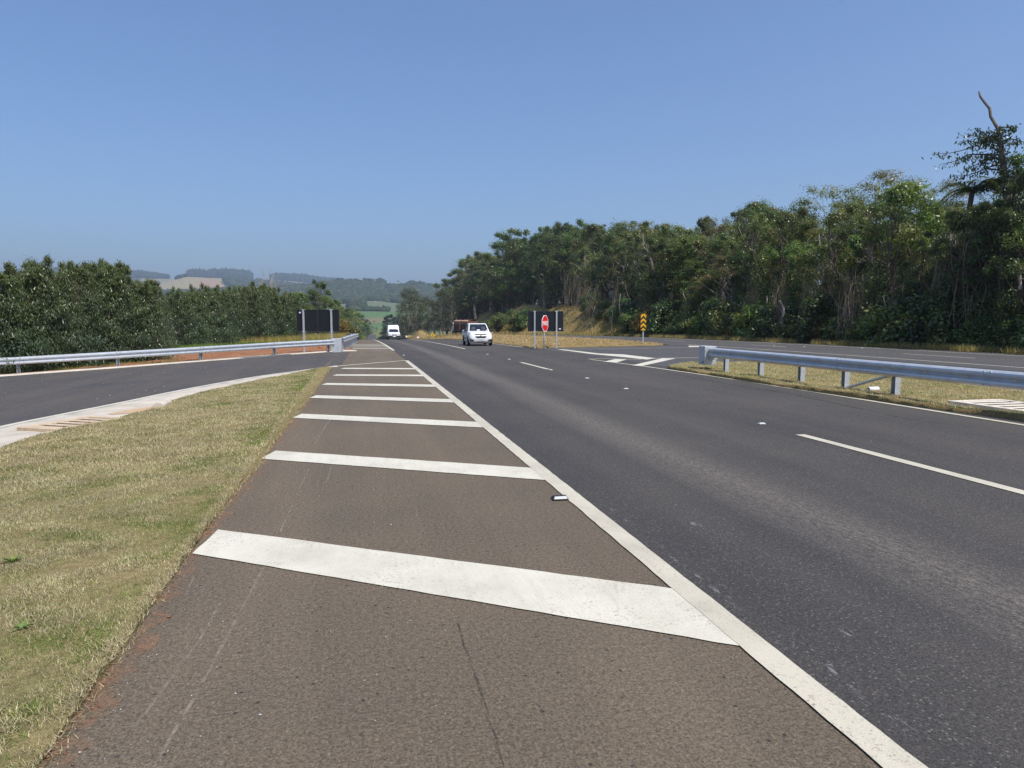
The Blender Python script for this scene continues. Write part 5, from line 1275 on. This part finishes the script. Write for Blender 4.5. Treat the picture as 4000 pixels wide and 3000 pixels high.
for i, (P, L_, W_) in enumerate(zip(Ps, (.032, .045), (.0022, .0042))):
    P[:, 0] += np.abs(rg.normal(0, .03, len(P))) * (P[:, 0] > -1.5); P[:, 2] = np.where(P[:, 0] > -1.2, road(P[:, 0], P[:, 1]) + .002, vx(P[:, 0], P[:, 1]) - .004)
    ed = np.clip((P[:, 0] + 1.9) / .6, 0, 1) * 1.0 - np.clip((P[:, 0] + 1.34) / .1, 0, 1) * 1.6 - .1
    blades('grass', P, L_, W_, turf_cols(P, -.74, ed), 1.0, 'short dry and green grass on the verge beside the shoulder' if i == 0 else 'short dry grass further along the verge')
ix = lambda x, y: road(x, y) + .075 + .035 * np.sin(x * 1.3 + y * .7) * np.sin(y * .8) + .015 * np.sin(x * 6 + 2 * np.sin(y * 3))
P = scatter(isl1, 190000, 7, 25.4); dr = (np.abs(P[:, 0] - 11.95) < .72) & (np.abs(P[:, 1] - 10.6) < 1.25); P = P[~dr]
P[:, 2] = ix(P[:, 0], P[:, 1]) - .004
blades('grass', P, .065, .0055, turf_cols(P, -.75), .95, 'short straw-coloured grass around the guardrail posts')
P = scatter(isl2, 90000, 41.5, 100, 1.5)
hx = np.array([.22 * max(0, math.sin(max(0, min(1, (x - 10.8) / 10.4)) * math.pi)) * min(1, (y - 41.5) / 10) + .05 * math.sin(x * 1.9 + y) * math.sin(y * 1.1) for x, y in P[:, :2]])
P[:, 2] = road(P[:, 0], P[:, 1]) + .07 + hx
blades('grass', P, .12, .014, turf_cols(P, -1.3) * np.array([1.05, .95, .85]), .9, 'dry straw-brown grass around the red octagonal sign')
# tall dry grass along the forest edge, on the cut bank and past the guardrail end
def tall(name, X, Y, L_, W_, cols, lean, label, dens=None):
    P = np.stack([X, Y, land(X, Y) - .08], 1); c = cols[rg.integers(0, len(cols), len(P))] * rg.uniform(.6, 1.3, (len(P), 1)); blades(name, P, L_, W_, c, lean, label)
DRY = np.array([(.42, .32, .15), (.37, .27, .12), (.50, .40, .20), (.30, .24, .09), (.22, .22, .07)])
n = 60000; Y_ = 22 + 110 * rg.random(n) ** 1.5; X_ = 31.7 + 1.7 * rg.random(n) ** 1.4; k = fbm(X_ * .6, Y_, .6) > -.35 - .4 * (Y_ > 60); tall('tall_grass', X_[k], Y_[k], .42, .016, DRY, .45, 'tall dry grass along the foot of the forest')
n = 60000; Y_ = rg.uniform(85, 300, n); X_ = 32.3 + (1.6 + 1.55 * lerp_tab(Y_, BANK)) * rg.random(n); tall('bank_grass', X_, Y_, .5, .03, DRY * np.array([1.1, 1.0, .85]), .8, 'golden dry grass on the cut bank beside the lorry')
n = 26000; Y_ = 76 + 30 * rg.random(n); X_ = -.9 - 11 * rg.random(n) ** 1.3; k = rg.random(n) < np.clip(.25 + .12 * (Y_ - 76), .1, 1); tall('tall_grass', X_[k], Y_[k], .85, .022, DRY * np.array([1.05, 1.0, .8]), .35, 'tall yellow grass beyond the end of the far guardrail')
n = 24000; Y_ = 64 + 14 * rg.random(n); X_ = -26 + 23 * rg.random(n); k = (fbm(X_, Y_, .5) > -.1) & (Y_ > 66 + .0 * X_); tall('weed_patch', X_[k], Y_[k], .42, .03, np.array([(.16, .24, .04), (.22, .28, .06), (.12, .2, .03)]), .5, 'bright green weeds between bare earth and the plantation')
n = 9000; u_ = rg.uniform(90, 420, n); 
Y_ = rg.uniform(33.6, 38, n); X_ = rg.uniform(-14, -8.5, n); k = (fbm(X_, Y_, 1.3) > .25) & (Y_ > 33.9 + (X_ + 10.2) * .55 + .8); tall('weed_patch', X_[k], Y_[k], .22, .018, np.array([(.14, .2, .04), (.2, .24, .06), (.3, .26, .1)]), .6, 'low green weeds at the foot of the eucalyptus clump')
n = 30000; Y_ = rg.uniform(110, 330, n); X_ = np.where(rg.random(n) < .5, rg.uniform(-14, -1, n), rg.uniform(11, 32, n)); tall('tall_grass', X_, Y_, .7, .05, DRY, .4, 'dry roadside grass beyond the crest')
def weed(x, y, h, n, label, pal):
    root = empty('weed', (x, y, float(vx(np.array(x), np.array(y)))), 0, label, 'weed'); q = np.random.default_rng(int(x * 100) % 97)
    V, Fc = [], []
    for k in range(n):
        a = q.uniform(0, 6.28); d = np.array([math.cos(a), math.sin(a), 0]); sd = np.array([-d[1], d[0], 0]); L_ = h * q.uniform(.6, 1.2); w = .006 + .004 * q.random(); b = len(V); e = q.uniform(.5, 1.1)
        for t_, ww in ((0, .6), (.4, 1), (.75, .7)):
            p = d * L_ * t_ * e + np.array([0, 0, L_ * (t_ - .55 * t_ * t_) * (1.5 - e)]); V += [p - sd * w * ww, p + sd * w * ww]
        V.append(d * L_ * e + np.array([0, 0, L_ * .4 * (1.5 - e)])); Fc += [(b, b + 1, b + 3), (b, b + 3, b + 2), (b + 2, b + 3, b + 5), (b + 2, b + 5, b + 4), (b + 4, b + 5, b + 6)]
    link('leaf_rosette', npmesh('leaf_rosette', np.array(V), np.array(Fc), np.tile(np.array(pal), (len(V), 1))), M['grassblade'], root)
p = at(28, 1228); weed(p.x, p.y, .11, 26, 'broad green weed tuft growing alone in the dry part of the verge', (.2, .26, .08))
p = at(48, 1372); weed(p.x, p.y, .06, 14, 'small green weed in the verge close to the shoulder', (.2, .26, .08))
# clods of red earth and pebbles
def clods(name, X, Y, size, mat, label, z=None):
    ico = np.array([(0, 0, 1), (.9, 0, .3), (.28, .85, .3), (-.72, .53, .3), (-.72, -.53, .3), (.28, -.85, .3), (0, 0, -.6)]); fc = np.array([(0, 1, 2), (0, 2, 3), (0, 3, 4), (0, 4, 5), (0, 5, 1), (6, 2, 1), (6, 3, 2), (6, 4, 3), (6, 5, 4), (6, 1, 5)])
    n = len(X); s = size * rg.lognormal(0, .42, n); Z = (road(X, Y) if z is None else z) + s * .3
    V = (ico[None] * (1 + rg.normal(size=(n, 7, 1)) * .22) * s[:, None, None] * np.array([1, 1, .7]) + np.stack([X, Y, Z], 1)[:, None]).reshape(-1, 3)
    o = link(name, npmesh(name, V, (fc[None] + 7 * np.arange(n)[:, None, None]).reshape(-1, 3)), mat); return tag(o, label, 'stones', kind='stuff')
n = 2600; X_ = rg.uniform(-16, -.8, n); Y_ = 40.2 + X_ * .62 + rg.random(n) ** 1.6 * 9; k = (Y_ < 62) & (X_ < -.9) & (Y_ > 40.9 + X_ * .62 + .6 * (X_ < -6)); clods('earth_clods', X_[k], Y_[k], .026, M['redsoil'], 'clods of red earth behind the curving guardrail')
n = 900; Y_ = 1.6 + 22 * rg.random(n) ** 1.8; X_ = -1.22 + np.abs(rg.normal(0, .06, n)); clods('earth_crumbs', X_, Y_, .0042, M['redsoil'], 'crumbs of red earth along the edge of the shoulder')
n = 900; Y_ = 1.8 + 18 * rg.random(n) ** 1.7; X_ = -1.1 + 1.6 * rg.random(n) ** 2.2; clods('chippings', X_, Y_, .0026, M['studwhite'], 'tiny white chippings scattered on the shoulder')
n = 60; Y_ = 4 + 30 * rg.random(n); X_ = rg.uniform(2.3, 10.3, n); clods('chippings', X_, Y_, .005, M['studwhite'], 'tiny white chippings scattered on the dark lanes')
n = 300; Y_ = rg.uniform(18, 38, n); X_ = rg.uniform(-12, -1, n); k = inpoly(np.stack([X_, Y_], 1), ramp_poly); clods('chippings', X_[k], Y_[k], .009, M['kerb'], 'pale grit scattered on the side road')

# ------------------------------------------------------------------ wooded hills far off
def blobs(name, X, Y, Z, rx, rz, cols, label):
    t = (1 + 5 ** .5) / 2; ico = unit(np.array([(-1, t, 0), (1, t, 0), (-1, -t, 0), (1, -t, 0), (0, -1, t), (0, 1, t), (0, -1, -t), (0, 1, -t), (t, 0, -1), (t, 0, 1), (-t, 0, -1), (-t, 0, 1)], float))
    fc = np.array([(0, 11, 5), (0, 5, 1), (0, 1, 7), (0, 7, 10), (0, 10, 11), (1, 5, 9), (5, 11, 4), (11, 10, 2), (10, 7, 6), (7, 1, 8), (3, 9, 4), (3, 4, 2), (3, 2, 6), (3, 6, 8), (3, 8, 9), (4, 9, 5), (2, 4, 11), (6, 2, 10), (8, 6, 7), (9, 8, 1)])
    n = len(X); s = rg.uniform(.6, 1.4, n)
    V = ico[None] * (1 + rg.normal(size=(n, 12, 1)) * .25) * np.stack([rx * s, rx * s, rz * s], 1)[:, None] + np.stack([X, Y, Z + rz * s * .55], 1)[:, None]
    c = np.asarray(cols)[rg.integers(0, len(cols), n)] * rg.uniform(.6, 1.35, (n, 1))
    o = link(name, npmesh(name, V.reshape(-1, 3), (fc[None] + 12 * np.arange(n)[:, None, None]).reshape(-1, 3), np.repeat(c, 12, 0)), M['farleaf']); return tag(o, label, 'forest', kind='stuff')
def polar(n, c0, c1, r0, r1):
    col = rg.uniform(c0, c1, n); r = np.sqrt(rg.uniform(r0 * r0, r1 * r1, n)); a = YAW + np.arctan((col - 2000) / FPX); return col, r, r * np.sin(a), r * np.cos(a)
WD = [(.030, .050, .018), (.040, .060, .02), (.024, .042, .018), (.055, .065, .03), (.05, .05, .03)]
col, r, X, Y = polar(15000, 850, 1900, 1640, 2480); k = (r < 2330) | (col < 1395) | ((r < 2375) & (col < 1500)); blobs('hill_forest', X[k], Y[k], land(X[k], Y[k]), 7.5, 6.5, WD, 'dark woodland covering the nearer hill behind the field')
col, r, X, Y = polar(4500, 500, 1350, 2500, 3600); k = ~((col > 625) & (col < 890) & (r > 2780)) & ((col < 900) | (r < 2760) | (r > 3000)); blobs('hill_forest', X[k], Y[k], land(X[k], Y[k]), 11, 9, WD, 'bluish woodland on the hill around the bare pasture')
col, r, X, Y = polar(3000, 750, 990, 3700, 4900); k = ((col < 812) | (col > 822)) & ((col < 868) | (col > 872)) & (r > 4300); blobs('plantation', X[k], Y[k], land(X[k], Y[k]), 12, 24, [(.02, .035, .02), (.026, .04, .022)], 'dark tall plantation blocks on the far skyline')
col, r, X, Y = polar(2600, 1070, 1330, 4500, 5000); blobs('plantation', X, Y, land(X, Y), 13, 20, [(.02, .035, .02), (.026, .04, .022)], 'dark plantation along the far ridge right of the bare tree')
col, r, X, Y = polar(1600, 200, 665, 4400, 5000); blobs('plantation', X, Y, land(X, Y), 14, 14, [(.022, .036, .02), (.028, .042, .022)], 'dark ridge woodland left of the bare pasture hill')
for c0, c1, n_, rx, rz in ((700, 738, 60, 9, 7), (1430, 1455, 14, 7, 8), (1600, 1634, 46, 9, 8), (1643, 1655, 10, 8, 8), (1672, 1745, 40, 9, 6), (1486, 1506, 14, 10, 10)):
    r0 = 3180 if c0 == 700 else 2470; col, r, X, Y = polar(n_, c0, c1, r0, r0 + 60); blobs('ridge_trees', X, Y, land(X, Y), rx, rz, [(.025, .042, .022)], 'clump of trees on the skyline at the head of the %s' % {700: 'bare pasture', 1430: 'earth cut', 1600: 'green field centre', 1643: 'green field beside the large clump', 1672: 'green field far end', 1486: 'earth cut beside a dirt track'}[c0])
for c in (1452, 1462, 1470, 1478, 1558, 1684, 1694, 1710, 1729):
    a = YAW + math.atan((c - 2000) / FPX); r0 = 2480 if c < 1600 else 2385; X, Y = r0 * math.sin(a), r0 * math.cos(a)
    plant('tall1' if c < 1600 else 'dark1', X, Y, 15, 'ridge_tree', 'lone tree on the far ridge above the wooded hill' if c < 1600 else 'lone tree at the lower edge of the far green field', 'tree', 'lone ridge trees' if c < 1600 else 'lone trees below the field', wide=1.3)
col, r, X, Y = polar(260, 1380, 1520, 1255, 1275); k = rg.random(260) < np.interp(col, [1380, 1440, 1520], [1, .9, .35]); blobs('hedge', X[k], Y[k], land(X[k], Y[k]), 5, 4.2, WD, 'dark hedge dividing the pale field from the green field')
col, r, X, Y = polar(200, 1370, 1425, 1270, 1420); blobs('hedge', X, Y, land(X, Y), 6, 6, WD, 'dark thicket at the left of the pale field')
# farmhouses on the far hillside
def house(c, r0, w, lb):
    a = YAW + math.atan((c - 2000) / FPX); X, Y = r0 * math.sin(a), r0 * math.cos(a); root = empty('farmhouse', (X, Y, G(X, Y)), -a, lb, 'house')
    MB().box((0, 0, 2), (w, 8, 6)).build('wall', M['house'], root)
    MB().prism([(-4.6, 5), (4.6, 5), (0, 8)], 0, -w / 2 - .5, w / 2 + .5).build('roof', M['roof'], root)
    for k in range(3): MB().box((-w / 3 + k * w / 3, -4.05, 2.6), (1.6, .2, 1.6)).build('window', M['glass'], root)
house(1183, 3000, 22, 'long pale farmhouse on the far hillside'); house(1205, 3020, 15, 'smaller pale farmhouse beside the long one'); house(1304, 2470, 18, 'pale roofed farm building at the edge of the wooded hill')

# ------------------------------------------------------------------ haze: the air between here and the hills
t = bpy.data.materials.new('haze'); t.use_nodes = True; nt = t.node_tree; nt.nodes.remove(nt.nodes['Principled BSDF'])
pv = nt.nodes.new('ShaderNodeVolumePrincipled'); pv.inputs['Color'].default_value = (.74, .86, 1, 1); pv.inputs['Density'].default_value = 2.1e-4; pv.inputs['Anisotropy'].default_value = .28
nt.links.new(pv.outputs[0], nt.nodes['Material Output'].inputs['Volume'])
hb = MB().box((0, 0, 195), (36000, 36000, 460)).build('haze', t); tag(hb, 'thin bluish haze filling the valley air', kind='stuff')
